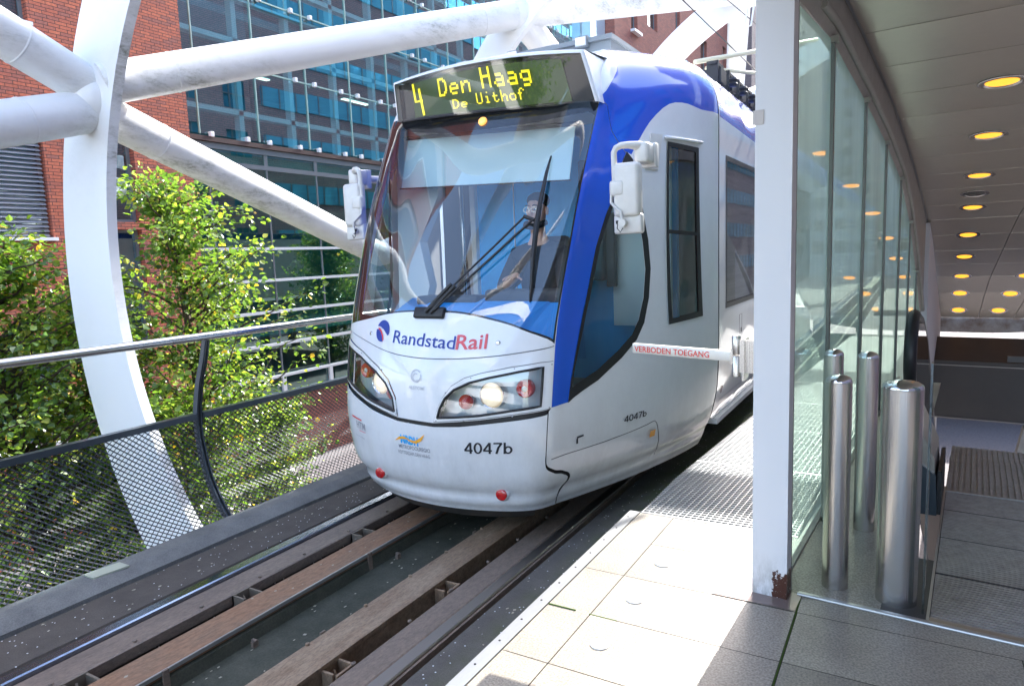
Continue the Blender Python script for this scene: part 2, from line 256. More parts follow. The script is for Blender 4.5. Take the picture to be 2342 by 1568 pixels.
MT['lampon']=mat('lit_headlamp',(1,.9,.7),.2,emit=(1,.78,.5,.09)); MT['lampcore']=mat('headlamp_core',(1,.95,.8),.2,emit=(1,.84,.58,.22)); MT['amber']=mat('amber_marker',(.95,.40,.04),.25,coat=.6); MT['amberlit']=mat('lit_amber',(1,.5,.15),.3,emit=(1,.40,.08,.22))
MT['cabblue']=mat('cab_blue_panel',(.03,.42,.95),.45,noise=(1.5,.8,(.08,.55,1.0),(3,1,.3))); MT['cabbeige']=mat('cab_beige_trim',(.80,.78,.74),.6); MT['dash']=mat('dashboard_blue',(.02,.32,.80),.5); MT['cabdark']=mat('cab_dark_trim',(.03,.03,.035),.6)
MT['blind']=mat('sun_blind_fabric',(.55,.72,.76),.8); MT['purple']=mat('seat_purple',(.13,.03,.30),.9); MT['cabbrown']=mat('saloon_brown_trim',(.14,.10,.09),.7)
MT['skin']=mat('skin',(.62,.36,.26),.55); MT['hair']=mat('dark_hair',(.012,.009,.008),.8); MT['shirt']=mat('dark_uniform',(.025,.028,.035),.85); MT['eye']=mat('eye_white',(.7,.68,.66),.3); MT['lip']=mat('lips',(.35,.12,.10),.5)
MT['mirrorwhite']=mat('mirror_housing_white',(.74,.72,.68),.35,coat=.2,noise=(14,.5,(.66,.63,.58),(1,1,1)))
MT['cream']=mat('cream_pipe',(.75,.70,.52),.45); MT['frost']=mat('pale_render',(.62,.64,.66),.8)
# ------------------------------------------------------------ mesh helpers
class MB:
    def __init__(s): s.v=[]; s.f=[]; s.m=[]
    def add(s,vs,fs,mi=0):
        o=len(s.v); s.v+= [tuple(p) for p in vs]; s.f+=[tuple(i+o for i in f) for f in fs]; s.m+=[mi]*len(fs)
    def box(s,a,b,T=None,mi=0):
        x0,y0,z0=a; x1,y1,z1=b
        vs=[(x0,y0,z0),(x1,y0,z0),(x1,y1,z0),(x0,y1,z0),(x0,y0,z1),(x1,y0,z1),(x1,y1,z1),(x0,y1,z1)]
        if T: vs=[T(p) for p in vs]
        s.add(vs,[(0,3,2,1),(4,5,6,7),(0,1,5,4),(1,2,6,5),(2,3,7,6),(3,0,4,7)],mi)
    def prism(s,pts,dirv,mi=0):
        n=len(pts); d=Vector(dirv); vs=[Vector(p) for p in pts]; vs+= [p+d for p in vs]
        s.add(vs,[tuple(reversed(range(n))),tuple(range(n,2*n))]+[(i,(i+1)%n,n+(i+1)%n,n+i) for i in range(n)],mi)
    def tube(s,pts,r,n=12,mi=0,cap=True,rs=None):
        pts=[Vector(p) for p in pts]; m=len(pts); up=None; vs=[]
        for i,p in enumerate(pts):
            t=(pts[min(i+1,m-1)]-pts[max(i-1,0)]).normalized()
            if up is None: up=Vector((0,0,1)) if abs(t.z)<.9 else Vector((1,0,0))
            a=t.cross(up).normalized(); b=a.cross(t).normalized(); up=b
            rr=rs[i] if rs else r
            for j in range(n): q=2*math.pi*j/n; vs.append(p+a*rr*math.cos(q)+b*rr*math.sin(q))
        fs=[(i*n+j,i*n+(j+1)%n,(i+1)*n+(j+1)%n,(i+1)*n+j) for i in range(m-1) for j in range(n)]
        if cap: fs+= [tuple(reversed(range(n))),tuple((m-1)*n+j for j in range(n))]
        s.add(vs,fs,mi)
    def lathe(s,prof,c=(0,0,0),n=32,ax='Z',mi=0,T=None):
        vs=[];m=len(prof)
        for r,h in prof:
            for j in range(n):
                q=2*math.pi*j/n; p=(r*math.cos(q),r*math.sin(q),h)
                if ax=='Y': p=(p[0],p[2],p[1])
                if ax=='X': p=(p[2],p[0],p[1])
                p=(p[0]+c[0],p[1]+c[1],p[2]+c[2]); vs.append(T(p) if T else p)
        fs=[(i*n+j,i*n+(j+1)%n,(i+1)*n+(j+1)%n,(i+1)*n+j) for i in range(m-1) for j in range(n)]
        fs+=[tuple(reversed(range(n))),tuple((m-1)*n+j for j in range(n))]
        s.add(vs,fs,mi)
    def rbox(s,a,b,r=.02,T=None,mi=0,seg=3):
        bm=bmesh.new(); bmesh.ops.create_cube(bm,size=1)
        for v in bm.verts:
            v.co=Vector([(a[i]+b[i])/2+v.co[i]*(b[i]-a[i]) for i in range(3)])
        bmesh.ops.bevel(bm,geom=bm.edges[:],offset=r,segments=seg,affect='EDGES',profile=.5)
        bm.verts.ensure_lookup_table(); vs=[T(tuple(v.co)) if T else tuple(v.co) for v in bm.verts]
        s.add(vs,[tuple(v.index for v in f.verts) for f in bm.faces],mi); bm.free()
    def build(s,name,mats,parent=None,smooth=False,angle=None):
        me=bpy.data.meshes.new(name); me.from_pydata([tuple(p) for p in s.v],[],s.f)
        if not isinstance(mats,(list,tuple)): mats=[mats]
        for q in mats: me.materials.append(q)
        if len(mats)>1: me.polygons.foreach_set('material_index',s.m)
        bm=bmesh.new(); bm.from_mesh(me); bmesh.ops.recalc_face_normals(bm,faces=bm.faces); bm.to_mesh(me); bm.free()
        if smooth or angle:
            me.polygons.foreach_set('use_smooth',[True]*len(me.polygons))
            if angle: me.set_sharp_from_angle(angle=math.radians(angle))
        me.update(); o=bpy.data.objects.new(name,me); COL.objects.link(o)
        if parent: o.parent=parent
        return o
def tag(o,label=None,cat=None,group=None,kind=None):
    if label:o['label']=label
    if cat:o['category']=cat
    if group:o['group']=group
    if kind:o['kind']=kind
    return o
def empty(name,loc,label,cat,group=None):
    o=bpy.data.objects.new(name,None); o.empty_display_size=.1; COL.objects.link(o); o.location=loc; return tag(o,label,cat,group)
def adopt(root,*parts):
    """parent world-space meshes to an empty keeping them in place"""
    for p in parts:
        p.parent=root; p.matrix_parent_inverse=Matrix.Translation(-root.location)
def copy_tree(o,parent=None):
    c=o.copy(); COL.objects.link(c)
    if parent: c.parent=parent
    for ch in list(o.children): copy_tree(ch,c)
    return c
def add_grime(o,fn):
    me=o.data; a=me.attributes.new('grime','FLOAT','POINT'); a.data.foreach_set('value',[fn(v.co) for v in me.vertices])
# station frame: origin at the foot of the glass wall, lateral (right) and along directions
TH=math.radians(3.833); E1=Vector((math.sin(TH),math.cos(TH),0)); E2=Vector((math.cos(TH),-math.sin(TH),0)); OO=Vector((-.4508,3.2166,0))
def ST(p): v=OO+E2*p[0]+E1*p[1]; return (v.x,v.y,p[2])

CX=-2.64
ZT=[-.12,-.04,.02,.06,.15,.4,.7,1.05,1.4,1.78,2.15,2.45,2.6]
Y0=[3.42,3.36,3.365,3.33,3.30,3.27,3.29,3.40,3.58,3.79,4.01,4.18,4.265]
YC=[3.63,3.57,3.57,3.55,3.53,3.525,3.56,3.635,3.76,3.92,4.105,4.26,4.335]
HW=[.66,.70,.715,.745,.775,.81,.82,.825,.84,.86,.875,.885,.89]
UM=[1.16,1.20,1.215,1.24,1.27,1.315,1.325,1.325,1.325,1.325,1.325,1.325,1.325]
ZS=2.45;RI=.27;RH=.43
def _i(z,T):
    # smooth interpolation (monotone-ish cubic hermite)
    x=ZT;n=len(x)
    if z<=x[0]:return T[0]
    if z>=x[-1]:return T[-1]
    k=0
    while z>x[k+1]:k+=1
    def m(i):
        if i==0:return (T[1]-T[0])/(x[1]-x[0])
        if i==n-1:return (T[-1]-T[-2])/(x[-1]-x[-2])
        a=(T[i]-T[i-1])/(x[i]-x[i-1]);b=(T[i+1]-T[i])/(x[i+1]-x[i])
        return 0 if a*b<=0 else 2*a*b/(a+b)
    h=x[k+1]-x[k];t=(z-x[k])/h
    return (2*t**3-3*t*t+1)*T[k]+(t**3-2*t*t+t)*h*m(k)+(-2*t**3+3*t*t)*T[k+1]+(t**3-t*t)*h*m(k+1)
def plan(s,z):
    y0=_i(z,Y0);yc=_i(z,YC);hw=_i(z,HW);um=_i(z,UM)
    sg=1 if s>=0 else -1;s=abs(s)
    if s>=5: return sg*um,5.47+(s-5)*1.0
    N=[(-.42*hw/.82,y0+.22*(yc-y0)),(0,y0),(.42*hw/.82,y0+.22*(yc-y0)),(hw-.035,yc-.03),(hw+.05,yc+.13)]
    a=N[-1];N.append((a[0]+(um-a[0])*.55+.02,a[1]+(5.47-a[1])*.45));N.append((um,5.47));N.append((um,7))
    i=int(s);t=s-i
    p0,p1,p2,p3=N[i],N[i+1],N[i+2],N[i+3]
    # centripetal tangents
    def d(a,b):return max(((a[0]-b[0])**2+(a[1]-b[1])**2)**.25,1e-6)
    d0,d1,d2=d(p0,p1),d(p1,p2),d(p2,p3)
    r=[]
    for c in(0,1):
        m1=(p1[c]-p0[c])/d0-(p2[c]-p0[c])/(d0+d1)+(p2[c]-p1[c])/d1
        m2=(p2[c]-p1[c])/d1-(p3[c]-p1[c])/(d1+d2)+(p3[c]-p2[c])/d2
        m1*=d1;m2*=d1
        r.append((2*t**3-3*t*t+1)*p1[c]+(t**3-2*t*t+t)*m1+(-2*t**3+3*t*t)*p2[c]+(t**3-t*t)*m2)
    return sg*r[0],r[1]
def S(s,t):
    if t<=ZS:
        u,y=plan(s,t);return np.array([CX+u,y,t])
    th=min(t-ZS,1)*np.pi/2  # t in ZS..ZS+1
    h=np.sin(th)*RH; ins=(1-np.cos(th))
    u,y=plan(s,min(ZS+h,2.6)) ; 
    e=min(abs(s)/2,1); k=1 if e<1 else 1
    y+= max(0,h-.15)*.6*(1 if abs(s)<2 else max(0,1-(abs(s)-2)/3))
    w_=RI*ins
    # inward normal approx: front pushes +y, side pushes -u
    a=abs(s); f=0 if a>=3 else (1 if a<=1.5 else (3-a)/1.5)
    u2=u*(1-w_*(1-f*.3)/1.0/max(abs(u),.82)) if abs(u)>.01 else u
    y2=y+w_*f*1.3+ (w_*.6*max(0,1-(a-3)/2) if 3<=a<5 else (w_*.6*(a-1.5)/1.5 if 1.5<a<3 else 0))
    return np.array([CX+u2,y2,ZS+h])
# ------------------------------------------------------------ tram
TR=empty('tram',(CX,5.5,-.29),'white and blue low-floor tram with a lit destination board, rounding the viaduct','tram')
def snorm(s,t,e=.012):
    a=S(s+e,t)-S(s-e,t); b=S(s,min(t+e,3.449))-S(s,t-e)
    n=np.cross(b,a) if True else None
    n=n/ (np.linalg.norm(n)+1e-9)
    # outward: away from the body axis
    p=S(s,t); ref=np.array([p[0]-CX,p[1]-6.2,p[2]-1.3])
    return n if n.dot(ref)>0 else -n
def pip(x,y,P):
    c=False;j=len(P)-1
    for i in range(len(P)):
        if (P[i][1]>y)!=(P[j][1]>y) and x<(P[j][0]-P[i][0])*(y-P[i][1])/(P[j][1]-P[i][1])+P[i][0]: c=not c
        j=i
    return c
KS=.6
def partition(regs,s0,s1,t0,t1,ds,dt):
    pts=[];edges=[]
    def addpoly(P,closed=True):
        n=len(P); idx=[]
        for i in range(n if closed else n-1):
            a,b=P[i],P[(i+1)%n]; L=math.hypot((b[0]-a[0])*KS,b[1]-a[1]); m=max(1,int(L/.05))
            for q in range(m):
                idx.append(len(pts)); pts.append(Vector(((a[0]+(b[0]-a[0])*q/m)*KS,a[1]+(b[1]-a[1])*q/m)))
        for i in range(len(idx)): edges.append((idx[i],idx[(i+1)%len(idx)]))
    addpoly([(s0,t0),(s1,t0),(s1,t1),(s0,t1)])
    for _,P in regs: addpoly(P)
    nb=len(pts); bp=np.array([[p.x,p.y] for p in pts])
    for s in np.arange(s0+ds,s1-ds*.5,ds):
        for t in np.arange(t0+dt,t1-dt*.5,dt):
            if ((bp[:,0]-s*KS)**2+(bp[:,1]-t)**2).min()>.0003: pts.append(Vector((s*KS,t)))
    vs,es,fs,_,_,_=delaunay_2d_cdt(pts,edges,[],0,1e-6)
    out={}
    for f in fs:
        cx=sum(vs[i].x for i in f)/3/KS; cy=sum(vs[i].y for i in f)/3; nm='base'
        if not(s0-1e-4<=cx<=s1+1e-4 and t0-1e-4<=cy<=t1+1e-4): continue
        for n,P in regs:
            if pip(cx,cy,P): nm=n
        out.setdefault(nm,[]).append(tuple(f))
    return [(v.x/KS,v.y) for v in vs],out
def region_mesh(name,V,F,m,parent=TR,off=0.,SF=None,NF=None):
    SF=SF or S; NF=NF or snorm
    used={};vs=[];ns=[];fs=[]
    for f in F:
        g=[]
        for i in f:
            if i not in used:
                s,t=V[i]; n=NF(s,t); p=SF(s,t)+n*off; used[i]=len(vs); vs.append(tuple(p)); ns.append(tuple(n))
            g.append(used[i])
        a=np.array([vs[q] for q in g]); fn=np.cross(a[1]-a[0],a[2]-a[0])
        if fn.dot(np.array(ns[g[0]]))<0: g=g[::-1]
        fs.append(tuple(g))
    me=bpy.data.meshes.new(name); me.from_pydata(vs,[],fs); me.materials.append(m)
    me.polygons.foreach_set('use_smooth',[True]*len(fs)); me.normals_split_custom_set_from_vertices(ns)
    o=bpy.data.objects.new(name,me); COL.objects.link(o)
    if parent: adopt(parent,o)
    return o
def ribbon(P,w):
    """closed polygon round an open (s,t) polyline, w metres wide"""
    L=[];R=[]
    for i,p in enumerate(P):
        a=P[max(i-1,0)];b=P[min(i+1,len(P)-1)]; dx,dy=(b[0]-a[0])*KS,b[1]-a[1]; l=math.hypot(dx,dy) or 1
        nx,ny=-dy/l,dx/l; L.append((p[0]+nx*w/2/KS,p[1]+ny*w/2)); R.append((p[0]-nx*w/2/KS,p[1]-ny*w/2))
    return L+R[::-1]
def smooth(P,k=4):
    out=[]
    for i in range(len(P)-1):
        p0,p1,p2,p3=P[max(i-1,0)],P[i],P[i+1],P[min(i+2,len(P)-1)]
        for q in range(k):
            t=q/k; out.append(tuple(.5*((2*p1[c])+(-p0[c]+p2[c])*t+(2*p0[c]-5*p1[c]+4*p2[c]-p3[c])*t*t+(-p0[c]+3*p1[c]-3*p2[c]+p3[c])*t**3) for c in(0,1)))
    return out+[P[-1]]
mir=lambda P:[(-s,t) for s,t in P]
hoodtop=smooth([(-1.90,1.03),(-1.292,1.072),(-.767,1.112),(-.238,1.130),(.409,1.127),(.743,1.112),(1.071,1.084),(1.377,1.05),(1.679,1.003),(2.2,.934)])
ws_out=hoodtop+[(2.235,1.15),(2.233,1.51),(2.194,1.724),(2.148,2.095),(2.14,2.40)]+[(1.95,2.50),(1.0,2.55),(0,2.57),(-1,2.58)]+[(-1.996,2.54),(-1.99,2.28),(-1.985,1.87),(-1.95,1.57),(-1.93,1.25)]
ws_in=[(-1.50,1.095)]+hoodtop[5:-4]+[(2.13,.96),(2.165,1.15),(2.165,1.51),(2.13,1.72),(2.09,2.1),(2.08,2.325)]+[(1.896,2.35),(1.04,2.325),(.18,2.325),(-.595,2.34),(-1.2,2.385),(-1.70,2.43),(-1.76,2.19),(-1.66,1.73),(-1.61,1.444)]
ws_in=[(s,t+.012) if i<len(hoodtop)-8 else (s,t) for i,(s,t) in enumerate(ws_in)]
frameR=[(.317,.473),(.37,.537),(.46,.62),(.601,.696),(.798,.746),(1.022,.773),(1.438,.807),(1.878,.83),(2.215,.833),(2.225,.56),(1.608,.536),(1.042,.503)]
lensR=[(.386,.499),(.428,.557),(.508,.621),(.649,.675),(.878,.719),(1.172,.749),(1.58,.782),(1.93,.803),(1.925,.575),(1.465,.552),(1.041,.524)]
frameL=[(-.343,.484),(-.388,.607),(-.543,.711),(-.803,.785),(-1.3,.866),(-1.9,.93),(-2.1,.92),(-2.05,.655),(-1.75,.625),(-1.071,.543)]
lensL=[(-.40,.512),(-.44,.60),(-.59,.685),(-.84,.752),(-1.3,.825),(-1.85,.88),(-1.87,.66),(-1.65,.635),(-1.071,.568)]
blackU=[(-2.1,.66),(-1.716,.615),(-1.071,.543),(-.354,.478),(.317,.466),(1.042,.497),(1.608,.53),(2.23,.556)]
blackL=[(2.1,.522),(1.332,.483),(.732,.452),(.323,.442),(-.337,.455),(-.925,.497),(-1.5,.56),(-2.1,.63)]
gap=smooth([(2.14,.54),(2.12,.42),(2.118,.302),(2.15,.22),(2.256,.187),(2.45,.168),(2.662,.15),(2.95,.135),(3.08,.10),(3.07,.04),(3.0,-.03),(2.98,-.12)],3)
swoosh=smooth([(3.40,2.09),(3.464,2.18),(3.488,2.205),(3.593,2.318),(3.78,2.428),(3.992,2.493),(4.259,2.502),(4.556,2.471),(4.857,2.482),(5.0,2.475)],2)
blue=[(2.252,.56),(2.25,.77),(2.235,.948),(2.25,1.152),(2.235,1.357),(2.233,1.513),(2.194,1.724),(2.148,2.095),(2.14,2.40),(2.2,2.47),(2.37,2.52),(2.84,2.76),(3.0,2.98),(3.35,3.18),(4.0,3.32),(5.0,3.30)]+swoosh[::-1]+[(3.32,2.107),(3.246,1.817),(3.184,1.671),(3.135,1.493),(3.118,1.19),(3.074,.963),(3.007,.705),(2.967,.572),(2.6,.566)]
sw_out=[(2.967,.569),(3.007,.705),(3.074,.963),(3.118,1.19),(3.135,1.493),(3.184,1.671),(3.246,1.817),(3.283,2.03),(3.322,2.107),(3.43,2.06),(3.53,1.93)]+[(3.66,1.737),(3.78,1.533),(3.85,1.34),(3.86,1.148),(3.82,.986),(3.74,.881),(3.58,.78),(3.34,.67)]
sw_in=[(3.025,.655),(3.055,.78),(3.12,.98),(3.165,1.20),(3.185,1.49),(3.235,1.66),(3.295,1.81),(3.335,1.99),(3.39,2.0),(3.48,1.88)]+[(3.60,1.71),(3.71,1.52),(3.78,1.34),(3.79,1.15),(3.75,1.01),(3.68,.92),(3.53,.83),(3.32,.735)]
dr_out=[(3.903,2.20),(4.507,2.185),(4.675,.96),(4.143,.945)]
dr_in=[(3.945,2.165),(4.45,2.15),(4.60,1.0),(4.19,.985)]
hatch=smooth([(2.37,.24),(3.441,.257),(3.92,.281),(4.02,.29),(4.075,.236),(4.13,.12),(4.156,.0)],2)
seamh=smooth([(-1.9,.985),(-1.354,.944),(-.605,.88),(-.075,.857),(.373,.854),(.846,.861),(1.286,.876),(1.705,.898),(2.2,.922)],3)
shut=smooth([(2.2,2.42),(2.55,2.40),(2.9,2.28),(3.2,2.15),(3.36,2.08)],3)
regs=[('blue',blue),('bluem',mir(blue)),('bumper',[(-2.12,-.12),(2.98,-.12),(3.0,-.03),(3.07,.04),(3.08,.10),(2.95,.135),(2.662,.15),(2.256,.187),(2.118,.302),(2.12,.42),(2.1,.53)]+blackL+[(-2.12,.60)]),
 ('hood',seamh+hoodtop[::-1]),
 ('black',blackU+blackL),('frameR',frameR),('frameL',frameL),('lensR',lensR),('lensL',lensL),
 ('seam1',ribbon(seamh,.006)),('seam2',ribbon(frameR+[frameR[0]],.005)),('seam3',ribbon(frameL+[frameL[0]],.005)),('gap',ribbon(gap,.022)),('seamh',ribbon(hatch,.006)),('seamb',ribbon(shut,.005)),
 ('border',ws_out),('glass',ws_in),
 ('swb',sw_out),('swg',sw_in),('swbm',mir(sw_out)),('swgm',mir(sw_in)),
 ('drb',dr_out),('drg',dr_in),('drbm',mir(dr_out)),('drgm',mir(dr_in)),('tran',[(4.03,1.60),(4.54,1.58),(4.545,1.555),(4.035,1.572)])]
V,F=partition(regs,-4.99,4.99,-.12,3.45,.09,.05)
G=lambda *n:sum((F.get(q,[]) for q in n),[])
region_mesh('cab_shell',V,G('base'),MT['white'])
for q_ in ('blue','bluem'): region_mesh('corner_pillar',V,G(q_),MT['blue'])
region_mesh('bumper',V,G('bumper'),MT['white'],off=.004)
region_mesh('hood',V,G('hood'),MT['white'],off=.003)
region_mesh('bumper_seal',V,G('black'),MT['black'],off=-.012)
for sd_,nm in (('R','frameR'),('L','frameL')):
    region_mesh('headlight_surround',V,G(nm),MT['white'],off=.006)
for q_ in ('seam1','seam2','seam3','seamh','seamb'): region_mesh('panel_joint',V,G(q_),MT['line'],off=-.002)
region_mesh('bumper_gap',V,G('gap'),MT['dark'],off=-.01)
wsb=region_mesh('windshield_border',V,G('border'),MT['gloss_black'],off=.001)
WG=region_mesh('windshield',V,G('glass'),MT['wsglass'],off=.002)
for q_ in ('','m'):
    region_mesh('side_window_border',V,G('swb'+q_),MT['black'],off=.003)
    region_mesh('side_window',V,G('swg'+q_),MT['cabglass'])
    region_mesh('door_window_frame',V,G('drb'+q_,*(['tran'] if not q_ else [])),MT['black'],off=.008)
    region_mesh('door_window',V,G('drg'+q_),MT['tramglass'],off=.001)
# headlights
def on(s,t,o): return tuple(Vector(S(s,t))+Vector(snorm(s,t))*o)
for side,nm,P,lamps in (('R','lensR',lensR,[(.80,.60,.047,'red'),(1.216,.645,.073,'main'),(1.693,.68,.055,'ring')]),('L','lensL',lensL,[(-.55,.625,.05,'red'),(-.83,.685,.073,'main'),(-1.30,.745,.052,'ring')])):
    hl=region_mesh('headlight_cover',V,G(nm),MT['lens'],off=.004)
    a=MB(); Q=[P[k] for k in range(len(P))]+[P[0]]; Q2=[]
    for k in range(len(P)):
        for q in (0,.25,.5,.75): Q2.append(on((1-q)*Q[k][0]+q*Q[k+1][0],(1-q)*Q[k][1]+q*Q[k+1][1],.004))
    a.tube(Q2+[Q2[0]],.008,8,cap=False); o=a.build('headlight_rim',MT['black'],smooth=True); adopt(TR,o)
    b=MT.setdefault('lampback',mat('headlamp_housing',(.50,.56,.58),.3,.2))
    region_mesh('headlight_housing',V,G(nm,nm.replace('lens','frame')),b,off=-.085)
    for s,t,r,k in lamps:
        c=Vector(S(s,t)); n=Vector(snorm(s,t)); n=(n*.5+Vector((0,-1,0))*.9).normalized(); q=n.to_track_quat('Z','Y').to_matrix()
        base=c-Vector(snorm(s,t))*.078
        T=lambda p,q=q,base=base: tuple(base+q@Vector(p))
        if k=='main':
            a=MB(); a.lathe([(r*.5,0),(r,.045),(r*1.08,.05),(r*1.1,.03),(r*1.1,0)],n=28,T=T); o=a.build('headlamp_reflector',MT['silver'],angle=40); adopt(TR,o)
            a=MB(); a.lathe([(r*.97,.038),(r*.9,.048),(r*.5,.055),(.001,.057)],n=28,T=T); o=a.build('headlamp',MT['lampon'],smooth=True); adopt(TR,o); o['label']='lit warm white headlamp'
            a=MB(); a.lathe([(r*.4,.055),(r*.3,.062),(.001,.064)],n=20,T=T); o=a.build('headlamp_bulb',MT['lampcore'],smooth=True); adopt(TR,o)
        elif k=='ring':
            a=MB(); a.lathe([(r*.6,.0),(r,.0),(r,.045),(r*.85,.055),(r*.62,.05)],n=28,T=T); o=a.build('tail_lamp_ring',MT['redlens'],angle=50); adopt(TR,o)
            a=MB(); a.lathe([(r*.62,.048),(.001,.052)],n=24,T=T); o=a.build('reversing_lamp',MT.setdefault('pearl',mat('ribbed_white_lens',(.55,.55,.55),.3,bump=(300,.5))),smooth=True); adopt(TR,o)
        else:
            a=MB(); a.lathe([(r,.0),(r,.035),(r*.8,.055),(.001,.065)],n=24,T=T); o=a.build('tail_lamp',MT['redlens'],smooth=True); adopt(TR,o)
# bumper reflectors, bolts, screws
def disc(name,s,t,r,m,h=.008,off=0.,dirn=None):
    n=Vector(snorm(s,t)) if dirn is None else Vector(dirn).normalized(); q=n.to_track_quat('Z','Y').to_matrix(); b=Vector(S(s,t))+n*off
    a=MB(); a.lathe([(r,-.01),(r,h*.6),(r*.8,h),(.001,h*1.1)],n=20,T=lambda p:tuple(b+q@Vector(p))); o=a.build(name,m,angle=50); adopt(TR,o); return o
for s in (-1.07,1.40):
    t=.015 if s>0 else .055
    disc('reflector_housing',s,t,.046,MT['white'],.022,-.008,(0.1,-1,0)); disc('bumper_reflector',s,t,.036,MT['redlens'],.012,.018,(0.1,-1,0))
for s,t in((-1.11,.985),(1.242,.951)): disc('hood_lock',s,t,.014,MT['chrome'],.006)
for s,t in ((.37,.482),(.80,.493),(1.5,.52),(2.15,.563),(2.15,.815),(1.5,.80),(.9,.748),(.52,.655),(-.37,.50),(-.8,.525),(-1.4,.585),(-1.3,.85),(-.7,.765),(-.47,.66)): disc('screw',s,t,.0042,MT['greyp'],.009)
for nm,s,t in (('marker_lamp',.086,2.385),):
    disc('marker_lamp',s,t,.032,MT['amberlit'],.02)
# lettering
def text_mesh(txt,font_scale=1.,bold=0.):
    cu=bpy.data.curves.new('t','FONT'); cu.body=txt; cu.size=1; cu.offset=bold; cu.resolution_u=3
    o=bpy.data.objects.new('t',cu); COL.objects.link(o); dg=bpy.context.evaluated_depsgraph_get(); me=bpy.data.meshes.new_from_object(o.evaluated_get(dg))
    v=[(q.co.x,q.co.y) for q in me.vertices]; f=[tuple(p.vertices) for p in me.polygons]; bpy.data.objects.remove(o); bpy.data.curves.remove(cu); bpy.data.meshes.remove(me)
    return v,f
def lay_text(name,txt,s0,t0,s1,t1,h,m,bold=0.,off=.0065,slant=0.,caph=.72,SF=None,NF=None):
    v,f=text_mesh(txt,bold=bold); x0=min(p[0] for p in v);x1=max(p[0] for p in v)
    V2=[]
    for x,y in v:
        q=(x-x0)/(x1-x0); V2.append((s0+(s1-s0)*q+slant*y/caph,t0+(t1-t0)*q+y/caph*h))
    return region_mesh(name,V2,f,m,off=off,SF=SF,NF=NF)
def stroke_number(s0,t0,s1,t1,h,m,off=.0065):
    def el(cx,cy,rx,ry,a0=0,a1=360,n=20): return [(cx+rx*math.cos(math.radians(q)),cy+ry*math.sin(math.radians(q))) for q in np.linspace(a0,a1,n)]
    gl={'4':[[(.40,0),(.40,.96)],[(.405,.95),(.04,.30)],[(0,.265),(.54,.265)]],'0':[el(.27,.48,.215,.425)],'7':[[(.02,.90),(.52,.90)],[(.50,.90),(.31,.55),(.19,0)]],'b':[[(.07,0),(.07,.97)],el(.275,.33,.195,.275)]}
    V_=[];F_=[]; x=0; tot=5*.61-.07
    for ch in '4047b':
        for P in gl[ch]:
            w_=.135
            L_=[];R_=[]
            closed=P[0]==P[-1] or math.dist(P[0],P[-1])<1e-6
            for i,p in enumerate(P):
                a_=P[i-1] if i>0 else (P[-2] if closed else P[0]); b_=P[i+1] if i<len(P)-1 else (P[1] if closed else P[-1]); dx,dy=b_[0]-a_[0],b_[1]-a_[1]; l=math.hypot(dx,dy); nx,ny=-dy/l*w_/2,dx/l*w_/2
                L_.append((p[0]+nx,p[1]+ny)); R_.append((p[0]-nx,p[1]-ny))
            o_=len(V_); n=len(P); V_+= [((q[0]+x)/tot,q[1]) for q in L_+R_]; F_+=[(o_+i,o_+i+1,o_+n+i+1,o_+n+i) for i in range(n-1)]
        x+=.61
    V_=[(s0+(s1-s0)*q[0],t0+(t1-t0)*q[0]+q[1]*h) for q in V_]
    return region_mesh('fleet_number',V_,F_,m,off=off)
stroke_number(.805,.290,1.516,.296,.072,MT['ink'])
lay_text('operator_name','Randstad',-.526,.938,.600,.912,.080,MT['navy'],.004)
lay_text('operator_name','Rail',.615,.911,1.085,.917,.088,MT['redprint2'],.012)
lay_text('maker_name','ALSTOM',-.117,.667,.153,.663,.020,MT['faint'],.01,off=.005)
lay_text('region_name','MRDH',-.31,.320,.034,.312,.052,MT['cyanp'],.05)
lay_text('region_name','METROPOOLREGIO',-.36,.283,.236,.274,.026,MT['greyp'],.006)
lay_text('region_name','ROTTERDAM DEN HAAG',-.391,.244,.221,.236,.024,MT['greyp'],-.002)
lay_text('carrier_name','HTM',-1.47,.345,-1.19,.338,.050,MT['greyp'],.01)
lay_text('carrier_slogan','van Den Haag',-1.56,.285,-1.27,.275,.012,MT['greyp'],0)
stroke_number(3.635,.350,3.889,.350,.046,MT['ink'])
def patch(name,P,m,off=.0065,seg=(.1,.08)):
    V2,F2=partition([('p',P)],min(p[0] for p in P)-.02,max(p[0] for p in P)+.02,min(p[1] for p in P)-.02,max(p[1] for p in P)+.02,*seg); return region_mesh(name,V2,F2.get('p',[]),m,off=off)
patch('carrier_bar',[(-1.62,.421),(-1.28,.408),(-1.28,.398),(-1.62,.411)],MT['red']); patch('carrier_bar',[(-1.40,.330),(-1.20,.326),(-1.20,.322),(-1.40,.326)],MT['redprint2'])
cx_,cy_=-.80,1.0
ell=[(cx_+.155*math.cos(a),cy_+.066*math.sin(a)) for a in np.linspace(0,2*math.pi,28)[:-1]]
def egg(a): r=1+.08*math.sin(a); return (cx_+.155*math.cos(a)*r,cy_+.068*math.sin(a)*r)
